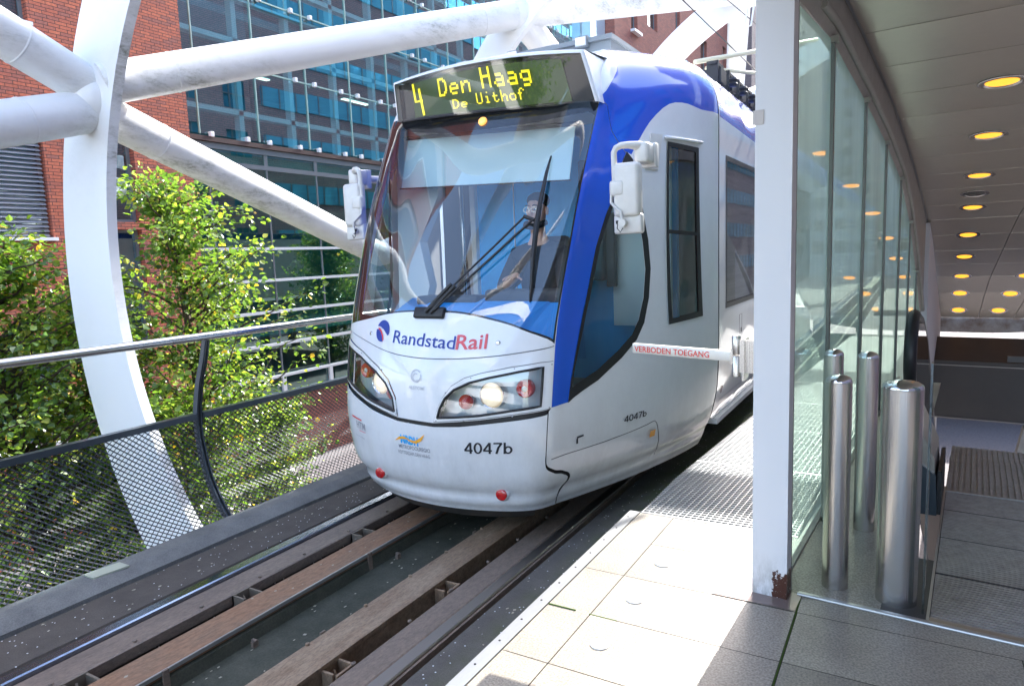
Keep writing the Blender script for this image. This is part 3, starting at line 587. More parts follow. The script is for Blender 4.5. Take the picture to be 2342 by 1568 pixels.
# blue globe emblem split by a white arc with a red lower edge
arc=[(-.945,1.036),(-.88,1.034),(-.80,1.018),(-.72,.99),(-.66,.965)]; arc2=[(-.935,1.022),(-.86,1.008),(-.79,.985),(-.755,.962),(-.75,.94)]
up=[egg(a) for a in np.linspace(math.radians(155),math.radians(-20),16)]
patch('emblem',up+[(-.70,.988),(-.78,1.014),(-.86,1.030),(-.94,1.034)],MT['navy'])
lo=[egg(a) for a in np.linspace(math.radians(168),math.radians(288),14)]
patch('emblem',lo+[(-.765,.945),(-.78,.965),(-.83,.995),(-.89,1.014)],MT['navy'])
patch('emblem',[(-.765,.945),(-.78,.965),(-.83,.995),(-.89,1.014),(-.93,1.022),(-.88,1.022),(-.815,1.003),(-.765,.975),(-.745,.95)],MT['red'],off=.0075)
wv=[(-.43,.327),(-.32,.358),(-.22,.362),(-.12,.345),(-.02,.342),(.08,.365),(.17,.392),(.10,.347),(.0,.325),(-.09,.330),(-.19,.347),(-.30,.343)]
patch('region_emblem',wv,MT['orangep'],off=.0085)
rg=[(.013+.085*math.cos(a),.748+.036*math.sin(a)) for a in np.linspace(.6,6.6,26)]
patch('maker_emblem',ribbon(rg,.008),MT['faint'])
patch('maker_emblem',ribbon([(.013+.05*math.cos(a),.740+.022*math.sin(a)) for a in np.linspace(1.0,5.6,16)],.006),MT['faint'])
patch('marker_light',[(3.965,.183),(4.035,.183),(4.035,.232),(3.965,.228)],MT['amber'],off=.012)
patch('jacking_mark',ribbon([(3.12,.34),(3.20,.345)],.012),MT['ink']); patch('jacking_mark',[(3.115,.335),(3.135,.335),(3.14,.30),(3.115,.302)],MT['ink'])
# underside, roof cap, rear bodies
ms=[s for s in np.arange(0,4.99,.15)]+[4.99]
a=MB()
for i in range(len(ms)-1): a.add([S(ms[i],3.45),S(ms[i+1],3.45),S(-ms[i+1],3.45),S(-ms[i],3.45)],[(0,1,2,3)])
a.box((CX-1.1,5.4,2.86),(CX+1.1,30,2.885)); o=a.build('roof',MT['white'],angle=30); adopt(TR,o)
a=MB()
for i in range(len(ms)-1): a.add([S(ms[i],-.115),S(ms[i+1],-.115),S(-ms[i+1],-.115),S(-ms[i],-.115)],[(0,1,2,3)])
for i in range(14): 
    for sg in(1,-1):
        s1,s2=sg*i*.15,sg*(i+1)*.15; p=S(s1,-.115);q=S(s2,-.115); a.add([p,q,(CX+(q[0]-CX)*.93,q[1]+.07,-.19),(CX+(p[0]-CX)*.93,p[1]+.07,-.19)],[(0,1,2,3)])
o=a.build('underskirt',MT['darksteel']); adopt(TR,o)
# following body section
def S2(s,t):
    # s = Y, t as on the nose
    y=s
    um=_i(min(t,2.4),UM)
    if t<=ZS: u=um; z=t
    else:
        th=min(t-ZS,1)*math.pi/2; u=1.325-RI*(1-math.cos(th)); z=ZS+math.sin(th)*RH
    return np.array([CX+u,y,z])
def N2(s,t): 
    a=S2(s,min(t+.01,3.449))-S2(s,t-.01); n=np.array([a[2],0,-a[0]]); return n/np.linalg.norm(n)
w2=lambda y0,y1,z0=.97,z1=2.19:[(y0,z0),(y1,z0),(y1,z1),(y0,z1)]
r2=[('blue2',[(5.50,2.46),(7.0,2.42),(30,2.40),(30,3.25),(5.50,3.28)]),('line',ribbon([(5.50,3.0),(30,3.0)],.006)),
 ('wb',w2(5.70,7.30)),('wg',w2(5.74,7.26,1.01,2.15)),('wb',w2(7.5,9.1)),('wg',w2(7.54,9.06,1.01,2.15)),('wb',w2(9.3,10.9)),('wg',w2(9.34,10.86,1.01,2.15)),
 ('line',ribbon([(5.60,.06),(5.66,.22),(30,.24)],.008)),('line',ribbon([(6.22,.70),(6.22,.87),(6.32,.87),(6.32,.70),(6.22,.70)],.006)),('key',[(6.28,.71),(6.31,.71),(6.31,.75),(6.28,.75)]),('mark',[(5.62,.28),(5.66,.28),(5.67,.34),(5.63,.34)])]
KS=1.0
V2,F2=partition(r2,5.485,30,.06,3.45,.8,.07)
G2=lambda *n:sum((F2.get(q,[]) for q in n),[])
for nm,k,m,of in (('body_section','base',MT['white'],0),('roof_band','blue2',MT['blue'],0),('saloon_window_frame','wb',MT['black'],.002),('saloon_window','wg',MT['salglass'],0),('window_screen','wg',MT['weave'],-.03),('panel_joint','line',MT['line'],-.001),('key_hole','key',MT['ink'],.002),('side_marker','mark',MT['redlens'],.004)):
    region_mesh(nm,V2,G2(k),m,off=of,SF=S2,NF=N2)
KS=.6
a=MB(); prof=[S2(5.485,t) for t in np.linspace(.06,3.4,24)]
a.add([tuple(p) for p in prof]+[(2*CX-p[0],p[1],p[2]) for p in prof]+[(p[0]-.05,p[1]-.02,p[2]) for p in prof],[(i,i+1,49+i,48+i) for i in range(23)])
o=a.build('section_joint',MT['dark']); adopt(TR,o)
a=MB(); a.box((CX-1.32,5.5,.05),(CX-1.315,30,2.6)); a.box((CX-1.3,5.6,.02),(CX+1.28,30,.06)); a.box((CX-1.3,29.9,.06),(CX+1.3,30,2.8)); o=a.build('far_side_wall',MT['white']); adopt(TR,o)
for y in (7.4,10.5): 
    a=MB(); a.box((CX-1.1,y-.9,-.2),(CX+1.0,y+.9,.05)); a.lathe([(.30,-.07),(.33,0),(.30,.07)],c=(CX+.75,y-.5,-.02),ax='X',n=24); a.lathe([(.30,-.07),(.33,0),(.30,.07)],c=(CX+.75,y+.5,-.02),ax='X',n=24); o=a.build('bogie',MT['darksteel'],angle=40); adopt(TR,o)
# window rail above the door window
a=MB(); P=[Vector(S(s,2.225))+Vector(snorm(s,2.225))*.012 for s in np.linspace(3.85,4.56,6)]; a.tube(P,.012,8); o=a.build('rain_gutter',MT['white'],smooth=True); adopt(TR,o)
# destination sign box
def lerp(a,b,t): return Vector(a)*(1-t)+Vector(b)*t
TL,TRr,BR,BL=Vector((-3.43,4.20,2.785)),Vector((-1.865,4.20,2.752)),Vector((-1.795,4.28,2.452)),Vector((-3.475,4.28,2.548))
_c=Vector((0,0,H)); TL,TRr,BR,BL=[_c+(p-_c)*.972 for p in (TL+Vector((-.0,0,.0)),TRr,BR+Vector((0,0,-.02)),BL+Vector((0,0,-.03)))]
def sg(u,v,d=0):
    """u 0..1 across, v 0 bottom..1 top, d depth inwards"""
    p=lerp(lerp(BL,BR,u),lerp(TL,TRr,u),v); cr=1-(2*u-1)**2
    return p+Vector((0,-.045*cr+d,cr*(.004+.040*v)))
a=MB(); n=16
bu,bv0,bv1=.014,.0,.075
us=[0,.008]+[bu]+list(np.linspace(.08,.92,n))+[1-bu]+[.992,1]; 
ring=[]
def grid(a,us,vs,fn,flip=False):
    o=len(a.v); pts=[fn(u,v) for v in vs for u in us]; a.add(pts,[(j*len(us)+i,j*len(us)+i+1,(j+1)*len(us)+i+1,(j+1)*len(us)+i) for j in range(len(vs)-1) for i in range(len(us)-1)])
rd=lambda e:.0 if e<=0 else min(e,1)
def face(u,v):
    e=min(u,1-u)/.01; e2=(1.0-v)/.05; k=max(0,1-e)**2+max(0,1-e2)**2
    return sg(u,v,.018*min(k,1))
grid(a,us,[1-bv1,.96,.98,1.0],face); grid(a,[0,.004,.01,bu],[0,.5,1-bv1],face); grid(a,[1-bu,.99,.996,1],[0,.5,1-bv1],face)
grid(a,us,[0,1],lambda u,k:sg(u,1,.018)+Vector((0,.62*k,.05*k)) ); grid(a,[0,.5,1],[0,1],lambda k,v:sg(0,v,.018)+Vector((.02*k,.5*k,.02*k))); grid(a,[0,.5,1],[0,1],lambda k,v:sg(1,v,.018)+Vector((-.02*k,.5*k,.02*k)))
o=a.build('sign_housing',MT['white'],angle=50); adopt(TR,o)
a=MB(); grid(a,us[2:-2],[0,.5,1-bv1],lambda u,v:sg(u,v,.006)); o=a.build('sign_cover',MT['signglass'],smooth=True); adopt(TR,o)
a=MB(); grid(a,us[2:-2],[0,.5,1-bv1],lambda u,v:sg(u,v,.05)); o=a.build('sign_backing',MT['gloss_black'],smooth=True); adopt(TR,o)
a=MB(); grid(a,list(np.linspace(.10,.885,14)),[.06,.86],lambda u,v:sg(u,v,.042)); o=a.build('display_panel',MT['ledback'],smooth=True); adopt(TR,o)
def sign_text(txt,u0,u1,v0,h,bold=.01):
    v,f=text_mesh(txt,bold=bold); x0=min(p[0] for p in v);x1=max(p[0] for p in v); a=MB()
    a.add([sg(u0+(u1-u0)*(x-x0)/(x1-x0),v0+y/.72*h,.034) for x,y in v],f); o=a.build('display_text',MT['led']); adopt(TR,o)
def led():
    m=MT['led']; k=N(m); p=k.n['Principled BSDF']; tc=k.new('ShaderNodeTexCoord'); w=k.new('ShaderNodeTexWave',Scale=28.0,Distortion=0.0); k.l.new(tc.outputs['Object'],w.inputs[0])
    mr=k.new('ShaderNodeMapRange'); mr.inputs[3].default_value=.10; mr.inputs[4].default_value=.34; k.l.new(w.outputs['Fac'],mr.inputs[0]); k.l.new(mr.outputs[0],p.inputs['Emission Strength'])
led()
def stroke(P,w):
    L=[];R=[]
    for i,p in enumerate(P):
        a_=P[max(i-1,0)];b_=P[min(i+1,len(P)-1)]; dx,dy=(b_[0]-a_[0])*5,(b_[1]-a_[1]); l=math.hypot(dx,dy) or 1; nx,ny=-dy/l,dx/l
        L.append((p[0]+nx*w/10,p[1]+ny*w/2)); R.append((p[0]-nx*w/10,p[1]-ny*w/2))
    a=MB(); vs=[sg(u,v,.034) for u,v in L+R[::-1]]; n=len(P); a.add(vs,[(i,i+1,2*n-2-i,2*n-1-i) for i in range(n-1)]); o=a.build('display_text',MT['led']); adopt(TR,o)
stroke([(.112,.84),(.118,.42),(.160,.42)],.06); stroke([(.146,.70),(.158,.08)],.06)
LF={'D':["1110.","1..10","1...1","1...1","1...1","1...1","1..10","1110."],'e':[".....",".....",".....",".111.","1...1","11111","1....",".111."],'n':[".....",".....",".....","1.11.","11..1","1...1","1...1","1...1"],
'H':["1...1","1...1","1...1","11111","1...1","1...1","1...1","1...1"],'a':[".....",".....",".....",".111.","....1",".1111","1...1",".1111"],'g':[".....",".....",".....",".1111","1...1","1...1",".1111","....1",".111."],
'U':["1...1","1...1","1...1","1...1","1...1","1...1","1...1",".111."],'i':["..1..",".....",".....",".11..","..1..","..1..","..1..",".111."],'t':[".....",".1...",".1...","1111.",".1...",".1...",".1..1","..11."],
'h':["1....","1....","1....","1.11.","11..1","1...1","1...1","1...1"],'o':[".....",".....",".....",".111.","1...1","1...1","1...1",".111."],'f':["..11.",".1..1",".1...","111..",".1...",".1...",".1...",".1..."]}
def led_word(txt,u0,u1,v0,h):
    a=MB(); n=len(txt); adv=(u1-u0)/(n-.25); pw=adv*.76/5; ph=h/8
    for k,ch in enumerate(txt):
        for r,row in enumerate(LF[ch]):
            for c_,q in enumerate(row):
                if q in '.0' and not (q=='0'): continue
                u=u0+k*adv+c_*pw+(0 if q=='1' else -pw*.5); v=v0+(7-r)*ph
                for w0,w1 in ((.02,.46),(.52,.96)):
                    a.add([sg(u+pw*w0,v,.030),sg(u+pw*w1,v,.030),sg(u+pw*w1,v+ph*1.0,.030),sg(u+pw*w0,v+ph*1.0,.030)],[(0,1,2,3)])
    o=a.build('display_text',MT['led']); adopt(TR,o)
led_word('Den',.262,.435,.42,.38); led_word('Haag',.495,.735,.45,.40); led_word('De',.328,.405,.13,.19); led_word('Uithof',.455,.690,.16,.22)
# mirrors
def mirror(sgn):
    T0=lambda p:(CX+sgn*(p[0]-CX)+(.115 if sgn<0 else 0),p[1],p[2]+(.06 if sgn<0 else 0))
    a=MB(); a.rbox((-1.575,3.93,1.665),(-1.41,4.02,1.985),.028,T0,seg=4); a.rbox((-1.595,3.925,1.79),(-1.50,3.985,1.885),.018,T0); o=a.build('mirror_head',MT['mirrorwhite'],angle=60); adopt(TR,o)
    a=MB(); a.rbox((-1.58,3.955,1.565),(-1.402,4.015,1.685),.016,T0,seg=3); o=a.build('kerb_mirror',MT['mirrorwhite'],angle=60); adopt(TR,o)
    a=MB(); P=[(-1.572,3.97,1.87),(-1.572,3.96,2.05),(-1.56,3.965,2.075),(-1.53,3.975,2.088),(-1.49,4.0,2.09),(-1.44,4.06,2.085)]
    a.tube([T0(p) for p in P],.019,12,rs=[.018,.018,.019,.02,.022,.03])
    a.rbox((-1.475,4.03,1.985),(-1.385,4.16,2.105),.02,T0); a.rbox((-1.47,4.15,1.965),(-1.375,4.21,2.11),.008,T0)
    o=a.build('mirror_bracket',MT['mirrorwhite'],angle=60); adopt(TR,o)
    a=MB(); a.tube([T0(p) for p in ((-1.585,3.94,1.80),(-1.585,3.935,1.755),(-1.555,3.925,1.725),(-1.52,3.92,1.70),(-1.51,3.925,1.63))],.009,8); a.lathe([(.024,-.02),(.024,.02),(.018,.028)],c=T0((-1.51,3.93,1.63)),ax='Y',n=16)
    o=a.build('mirror_stay',MT['mirrorwhite'],angle=60); adopt(TR,o)
    a=MB(); a.tube([T0(p) for p in ((-1.535,3.915,1.635),(-1.54,3.912,1.60),(-1.52,3.912,1.575),(-1.505,3.915,1.60))],.003,6); a.lathe([(.008,-.01),(.010,.01)],c=T0((-1.54,3.915,1.635)),n=10); o=a.build('mirror_cable',MT['black']); adopt(TR,o)
    a=MB(); P=[Vector(S(sgn*s,t))+Vector(snorm(sgn*s,t))*.004 for s,t in ((3.62,2.0),(3.80,2.0),(3.80,2.24),(3.62,2.24))]; 
    a.prism([tuple(p) for p in P],tuple(Vector(snorm(sgn*3.7,2.1))*.008)); 
    Q=Vector(S(sgn*3.7,2.12)); c_=Vector(T0((-1.42,4.18,2.04))); a.tube([tuple(c_),tuple(Q)],.03,10)
    o=a.build('mirror_mount',MT['mirrorwhite']); adopt(TR,o)
mirror(1); mirror(-1)
# wiper
def on(s,t,o): return tuple(Vector(S(s,t))+Vector(snorm(s,t))*o)
a=MB()
line=lambda s0,t0,s1,t1,o0,o1,n=7:[on(s0+(s1-s0)*q,t0+(t1-t0)*q,o0+(o1-o0)*q) for q in np.linspace(0,1,n)]
a.tube(line(.13,1.14,1.295,1.672,.035,.05),.0065,8); a.tube(line(.20,1.13,1.44,1.655,.035,.05),.0075,8)
a.tube(line(.05,1.12,.40,1.28,.03,.045,4),.014,8); a.tube(line(.14,1.115,.46,1.27,.03,.045,4),.014,8)
a.tube([on(1.29,1.675,.05),on(1.46,1.65,.05)],.012,8)
o=a.build('wiper_arm',MT['black'],angle=40); adopt(TR,o)
a=MB(); a.tube([on(1.44,2.07,.012),on(1.455,1.95,.03),on(1.485,1.75,.045),on(1.505,1.63,.05),on(1.55,1.42,.045),on(1.60,1.25,.03),on(1.61,1.18,.012)],.01,8,rs=[.006,.011,.015,.019,.015,.011,.006]); o=a.build('wiper_blade',MT['black'],smooth=True); adopt(TR,o)
a=MB(); a.rbox((-.16,-.03,-.02),(.17,.03,.02),.012,lambda p:on(.08+p[0]*1.6,1.122+p[1]*1.1,.01+p[2])); o=a.build('wiper_well',MT['black'],angle=50); adopt(TR,o)
# cab interior
def ibox(name,a0,b0,m,**k):
    a=MB(); a.box(a0,b0); o=a.build(name,m); adopt(TR,o); return o
a=MB(); a.prism([(CX-.7,3.8,.12),(CX+.7,3.8,.12),(CX+1.2,5.4,.12),(CX+1.2,6,.12),(CX-1.2,6,.12),(CX-1.2,5.4,.12)],(0,0,.04)); o=a.build('cab_floor',MT['cabdark']); adopt(TR,o)
a=MB(); a.box((-3.27,5.05,.45),(-1.52,5.10,2.45)); o=a.build('cab_rear_wall',MT['cabblue']); adopt(TR,o)
a=MB(); a.box((-3.31,5.00,.2),(-3.26,5.12,2.45)); a.box((-2.90,5.035,.5),(-2.894,5.06,2.4)); a.box((-1.85,5.035,.5),(-1.844,5.06,2.4)); o=a.build('door_post',MT['cabbeige']); adopt(TR,o)
a=MB(); a.box((-1.98,4.93,.9),(-1.53,4.97,2.4)); o=a.build('wall_lining',MT['cabbeige']); adopt(TR,o)
a=MB(); a.rbox((-2.20,4.80,1.25),(-2.0,4.92,2.15),.02); a.rbox((-2.0,4.84,1.2),(-1.93,4.90,1.75),.01); o=a.build('equipment_cabinet',MT['cabdark'],angle=50); adopt(TR,o)
a=MB(); a.tube([(-3.36,4.95,.6),(-3.36,4.95,2.6)],.018,10); o=a.build('grab_pole',MT['chrome'],smooth=True); adopt(TR,o)
ibox('saloon_end_wall',(CX-1.3,8.2,.1),(CX+1.3,8.3,2.7),MT['cabbrown'])
for x in (-3.45,-3.02):
    a=MB(); a.rbox((x-.2,6.2,.5),(x+.2,6.6,.62),.04); a.rbox((x-.2,6.55,.6),(x+.2,6.66,1.35),.05); o=a.build('passenger_seat',MT['purple'],angle=50); adopt(TR,o)
a=MB(); a.prism([(-3.62,4.35,.9),(-3.40,4.35,.9),(-3.33,4.40,1.25),(-3.42,4.42,1.6),(-3.28,4.5,1.95),(-3.22,4.5,2.5),(-3.66,4.5,2.5)],(0,.1,0)); a.box((-3.72,4.0,.85),(-3.5,5.0,.98)); o=a.build('pillar_trim',MT['cabbeige'],angle=30); adopt(TR,o)
a=MB(); a.prism([(-3.75,5.2,.95),(-3.50,5.2,1.0),(-3.55,5.22,1.5),(-3.42,5.23,1.9),(-3.40,5.23,2.4),(-3.75,5.23,2.4)],(0,.06,0)); o=a.build('pillar_trim',MT['cabbrown'],angle=30); adopt(TR,o)
# dashboard follows the windshield base
a=MB()
ds=list(np.linspace(-1.8,2.1,18)); top=[]; 
for s in ds:
    p=S(s,1.02 if abs(s)<1.2 else .95); top.append((p[0],p[1]+.05,p[2]-.03))
bk=[(CX+(p[0]-CX)*.92,4.16,1.17) for p in top]; bk2=[(p[0],4.22,.75) for p in bk]
n=len(top); a.add(top+bk+bk2,[(i,i+1,n+i+1,n+i) for i in range(n-1)]+[(n+i,n+i+1,2*n+i+1,2*n+i) for i in range(n-1)]); o=a.build('dashboard',MT['dash'],smooth=False); adopt(TR,o)
a=MB(); a.rbox((-2.62,4.08,1.13),(-1.86,4.24,1.23),.03); a.rbox((-3.2,4.05,1.12),(-2.66,4.2,1.19),.02); o=a.build('control_console',MT['cabdark'],angle=50); adopt(TR,o)
a=MB(); a.prism([(-3.385,4.30,2.37),(-1.975,4.30,2.30),(-2.03,4.30,1.955),(-3.48,4.30,2.015)],(0,.006,0)); o=a.build('sun_blind',MT['blind']); adopt(TR,o)
a=MB(); a.tube([(-3.42,4.29,2.385),(-1.95,4.29,2.315)],.016,8); a.tube([(-3.49,4.297,2.012),(-2.02,4.297,1.952)],.006,6); o=a.build('blind_roller',MT['cabdark']); adopt(TR,o)
a=MB(); a.box((CX-.80,4.75,2.62),(CX+.80,5.5,2.66)); a.box((CX-1.15,5.5,2.62),(CX+1.15,8.2,2.66)); o=a.build('cab_ceiling',MT['cabbeige']); adopt(TR,o)
a=MB(); a.rbox((-2.64,4.78,1.0),(-2.28,4.88,1.60),.05); a.rbox((-2.68,4.4,.75),(-2.25,4.85,.9),.05); o=a.build('driver_seat',MT['cabdark'],angle=50); adopt(TR,o)
# roof equipment
a=MB(); a.box((-3.60,5.2,2.86),(-2.07,7.5,3.09)); a.box((-3.62,5.17,3.09),(-2.05,7.53,3.125)); 
for x in (-2.30,-2.92,-3.42): a.box((x-.05,5.15,3.055),(x+.05,5.19,3.14))
o=a.build('roof_unit',MT['roofgrey']); adopt(TR,o)
a=MB()
for x in (-2.30,-2.92,-3.42): a.rbox((x-.045,5.135,3.065),(x+.045,5.15,3.13),.004)
o=a.build('roof_latch',MT['alu']); adopt(TR,o)
a=MB()
for i in range(5):
    y=6.3+i*.42; a.box((-1.62,y,2.88),(-1.52,y+.03,3.08)); a.box((-1.66,y+.03,2.90),(-1.50,y+.22,3.02)); a.box((-1.60,y-.02,3.05),(-1.53,y+.25,3.075)); a.lathe([(.03,0),(.045,.02),(.03,.04),(.045,.06),(.03,.08)],c=(-1.46,y+.3,2.9),n=12)
o=a.build('roof_insulator',MT['cabdark']); adopt(TR,o)
a=MB(); a.tube([(-1.75,6.4,3.12),(-1.35,7.4,3.38),(-1.0,8.6,3.7)],.022,8); a.tube([(-1.70,6.6,3.10),(-1.2,8.0,3.22)],.018,8); o=a.build('pantograph_arm',MT['cream'],smooth=True); adopt(TR,o)
# ------------------------------------------------------------ track
def plain(name,a0,b0,m,label=None,cat=None,kind=None,group=None):
    a=MB(); a.box(a0,b0); o=a.build(name,m); return tag(o,label,cat,group,kind)
YA,YB=-6,40
GZ=-3.9
a=MB()
def vgrid(x0,x1,y0,y1,z,m,name,**k):
    a=MB(); a.add([(x0,y0,z),(x1,y0,z),(x1,y1,z),(x0,y1,z)],[(0,1,2,3)]); return tag(a.build(name,m),**k)
vgrid(-160,160,-120,240,GZ,MT['pave'],'ground',kind='structure')
plain('viaduct_deck',(-4.05,YA,-1.0),(-.45,3.55,-.62),MT['chan'],kind='structure'); plain('viaduct_deck',(-4.05,3.55,-1.0),(-1.30,YB,-.62),MT['chan'],kind='structure')
# kerb with a chamfered lip, slabs
a=MB(); a.prism([(-4.06,YA,-.62),(-4.06,YA,-.27),(-4.03,YA,-.245),(-3.90,YA,-.245),(-3.82,YA,-.275),(-3.80,YA,-.285),(-3.79,YA,-.62)],(0,YB-YA,0)); tag(a.build('kerb',MT['kerb'],angle=20),kind='structure')
a=MB(); a.prism([(-3.79,YA,-.62),(-3.79,YA,-.305),(-3.47,YA,-.305),(-3.455,YA,-.335),(-3.455,YA,-.62)],(0,YB-YA,0)); tag(a.build('track_slab',MT['slab']),kind='structure')
a=MB(); a.prism([(-1.80,YA,-.62),(-1.80,YA,-.305),(-1.45,YA,-.305),(-1.445,YA,-.285),(-1.345,YA,-.285),(-1.345,YA,-.62)],(0,YB-YA,0)); tag(a.build('track_slab',MT['slabmoss']),kind='structure')
a=MB(); a.prism([(-1.80,YA,-.62),(-1.80,YA,-.305),(-1.78,YA,-.304),(-1.78,YA,-.62)],(0,YB-YA,0)); 
for x in (-1.47,-1.40):
    pass
rng=random.Random(3)
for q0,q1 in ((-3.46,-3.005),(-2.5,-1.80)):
    plain('gap_shade_strip',(q0,YA,-.66),(q1,YB,-.615),MT['dark'],kind='structure')  # near-black strips laid under the beam gaps, standing for the shade down there
# small clips on the slab edge
for i,(x,y) in enumerate(((-1.415,1.95),(-1.415,2.85))):
    a=MB(); a.box((x,y,-.283),(x+.07,y+.012,-.262)); tag(a.build('edge_clip',MT['edge']),'small steel clip on the mossy slab, %s the tram'%('farther from' if i==0 else 'nearer to'),'clip',)
def rail(x,label,inner):
    r=empty('rail',(x,0,-.30),label,'rail')
    a=MB(); a.prism([(x-.036,YA,-.33),(x-.036,YA,-.298),(x-.03,YA,-.291),(x+.03,YA,-.291),(x+.036,YA,-.298),(x+.036,YA,-.33)],(0,YB-YA,0)); h=a.build('rail_head',MT['railtop'] if inner<0 else MT['railtop2'],angle=30)
    a=MB(); a.prism([(x-.05,YA,-.46),(x-.05,YA,-.44),(x-.012,YA,-.42),(x-.012,YA,-.345),(x-.037,YA,-.33),(x+.037,YA,-.33),(x+.012,YA,-.345),(x+.012,YA,-.42),(x+.05,YA,-.44),(x+.05,YA,-.46)],(0,YB-YA,0)); w_=a.build('rail_web',MT['railside'])
    adopt(r,h,w_)
    a=MB(); a.box((x+inner*.037-.012,YA,-.44),(x+inner*.037+.012,YB,-.306)); o=a.build('rail_lip',MT['rust3']); adopt(r,o)
rail(-3.385,'polished rail beside the grey concrete kerb',-1); rail(-1.885,'polished rail beside the mossy slab and platform',1)
def beam(x0,x1,z,label,m,lip=0,depth=.12):
    r=empty('steel_beam',((x0+x1)/2,0,z),label,'beam','long steel beams between the rails')
    a=MB(); a.prism([(x0,YA,z-depth),(x0,YA,z-.006),(x0+.008,YA,z),(x1-.008,YA,z),(x1,YA,z-.006),(x1,YA,z-depth)],(0,YB-YA,0)); o=a.build('beam_body',m); adopt(r,o)
    if lip:
        a=MB(); a.box((x1-.002,YA,z-.016),(x1+.008,YB,z+.003)); o=a.build('beam_edge',MT['edge'] if lip==2 else MT['rust2']); adopt(r,o)
    return r
b1=beam(-3.345,-3.16,-.315,'brown flat guard beam beside the kerb-side rail',MT['rust3'],0,.06)
b2=beam(-3.02,-2.815,-.30,'rust red box beam with a pale edge, kerb side of the middle channel',MT['rust'],2,.03)
b3=beam(-2.40,-2.20,-.30,'mottled tan and rust box beam, platform side of the middle channel',MT['rust2'],1,.14)
b4=beam(-2.095,-1.945,-.315,'brown flat guard beam beside the platform-side rail',MT['rust3'],0,.06)
# concrete trough between the beams
a=MB(); a.prism([(-3.005,YA,-.62),(-3.005,YA,-.333),(-2.83,YA,-.333),(-2.81,YA,-.345),(-2.80,YA,-.405),(-2.50,YA,-.405),(-2.50,YA,-.62)],(0,YB-YA,0)); tag(a.build('track_trough',MT['chan']),kind='structure')
for i,y in enumerate((-1.0,.35,1.62,2.95,4.3)):
    a=MB(); a.box((-2.812,y,-.46),(-2.80,y+.03,-.296)); a.box((-2.41,y+.55,-.44),(-2.40,y+.58,-.297)); o=a.build('strap',MT['rust3']); adopt(b2,o) 
for i,y in enumerate((1.05,2.05,3.15)):
    a=MB(); a.box((-2.765,y,-.41),(-2.745,y+.03,-.375)); a.box((-2.77,y+.008,-.375),(-2.74,y+.022,-.368)); tag(a.build('bolt_stub',MT['rust3']),'small stub standing in the green trough, number %s from the near end'%['first','second','third'][i],'stub','stubs in the trough')
rngb=random.Random(5)
for bm_,x,z,m_ in ((b1,-3.19,-.315,'rust3'),(b3,-2.385,-.30,'rust2'),(b4,-2.10,-.315,'rust3')):
    a=MB()
    for i in range(14): a.lathe([(.011,0),(.011,.008),(.005,.011)],c=(x,.6+i*.37+rngb.uniform(-.02,.02),z),n=6)
    o=a.build('beam_bolts',MT[m_]); adopt(bm_,o)
a=MB()
for i in range(260):
    x=rngb.choice((rngb.uniform(-3.78,-3.48),rngb.uniform(-1.78,-1.46),rngb.uniform(-3.05,-2.83),rngb.uniform(-2.78,-2.52)))
    z={True:-.303,False:-.3}[x>-2.0 or x<-3.4]; z=-.403 if -2.79<x<-2.5 else z
    y=rngb.uniform(.9,6); r=rngb.uniform(.003,.009); q=rngb.uniform(0,6); a.add([(x+r*math.cos(q+k_),y+r*1.4*math.sin(q+k_),z+.002+rngb.uniform(0,.003)) for k_ in (0,1.7,3.1,4.9)],[(0,1,2,3)])
tag(a.build('track_litter',MT.setdefault('litter',mat('pale_litter',(.42,.38,.30),.8)))  ,kind='stuff')['label']='small pale stones and leaf scraps scattered along the track'
# brackets
lab=['bolted angle bracket beside the brown guard beam, nearest the camera','bolted angle bracket beside the brown guard beam, middle one','bolted angle bracket beside the brown guard beam, nearest the tram']
def bracket(y,side,label):
    x0,x1=(-3.155,-3.03) if side<0 else (-2.195,-2.10)
    r=empty('rail_bracket',((x0+x1)/2,y,-.40),label,'bracket','angle brackets holding the guard beams')
    a=MB(); a.box((x0,y-.05,-.50),(x1-.03,y-.038,-.318)); a.box((x0,y+.05,-.50),(x1,y+.062,-.318)); xx=x0 if side<0 else x1-.012
    a.box((xx,y-.05,-.50),(xx+.012,y+.062,-.315)); a.prism([(x0+.01,y,-.50),(x1,y,-.50),(x0+.02,y,-.335)],(0,.01,0)); o=a.build('bracket_plate',MT['rust2'] if side>0 else mat('bracket_steel',(.22,.18,.14),.5,.4)); adopt(r,o)
    a=MB(); a.lathe([(.014,-.012),(.014,.012)],c=((x0+x1)/2+.01,y-.06,-.43),ax='Y',n=6); a.lathe([(.007,-.03),(.007,.0)],c=((x0+x1)/2+.01,y-.06,-.43),ax='Y',n=8); o=a.build('bolt',MT['rust3']); adopt(r,o)
for y,l in zip((1.42,2.30,3.22),lab): bracket(y,-1,l)
for y,l in zip((2.02,2.85),('rusty clamp plate beside the mottled tan beam, nearer the camera','rusty clamp plate beside the mottled tan beam, nearer the tram')): bracket(y,1,l)
a=MB(); a.box((-4.0,1.93,-.246),(-3.90,2.12,-.236),T=lambda p:(p[0]+(p[1]-2.0)*.15,p[1],p[2])); tag(a.build('plate',mat('pale_yellow_plate',(.42,.43,.33),.7)),'pale yellow square plate lying on the grey kerb','plate')
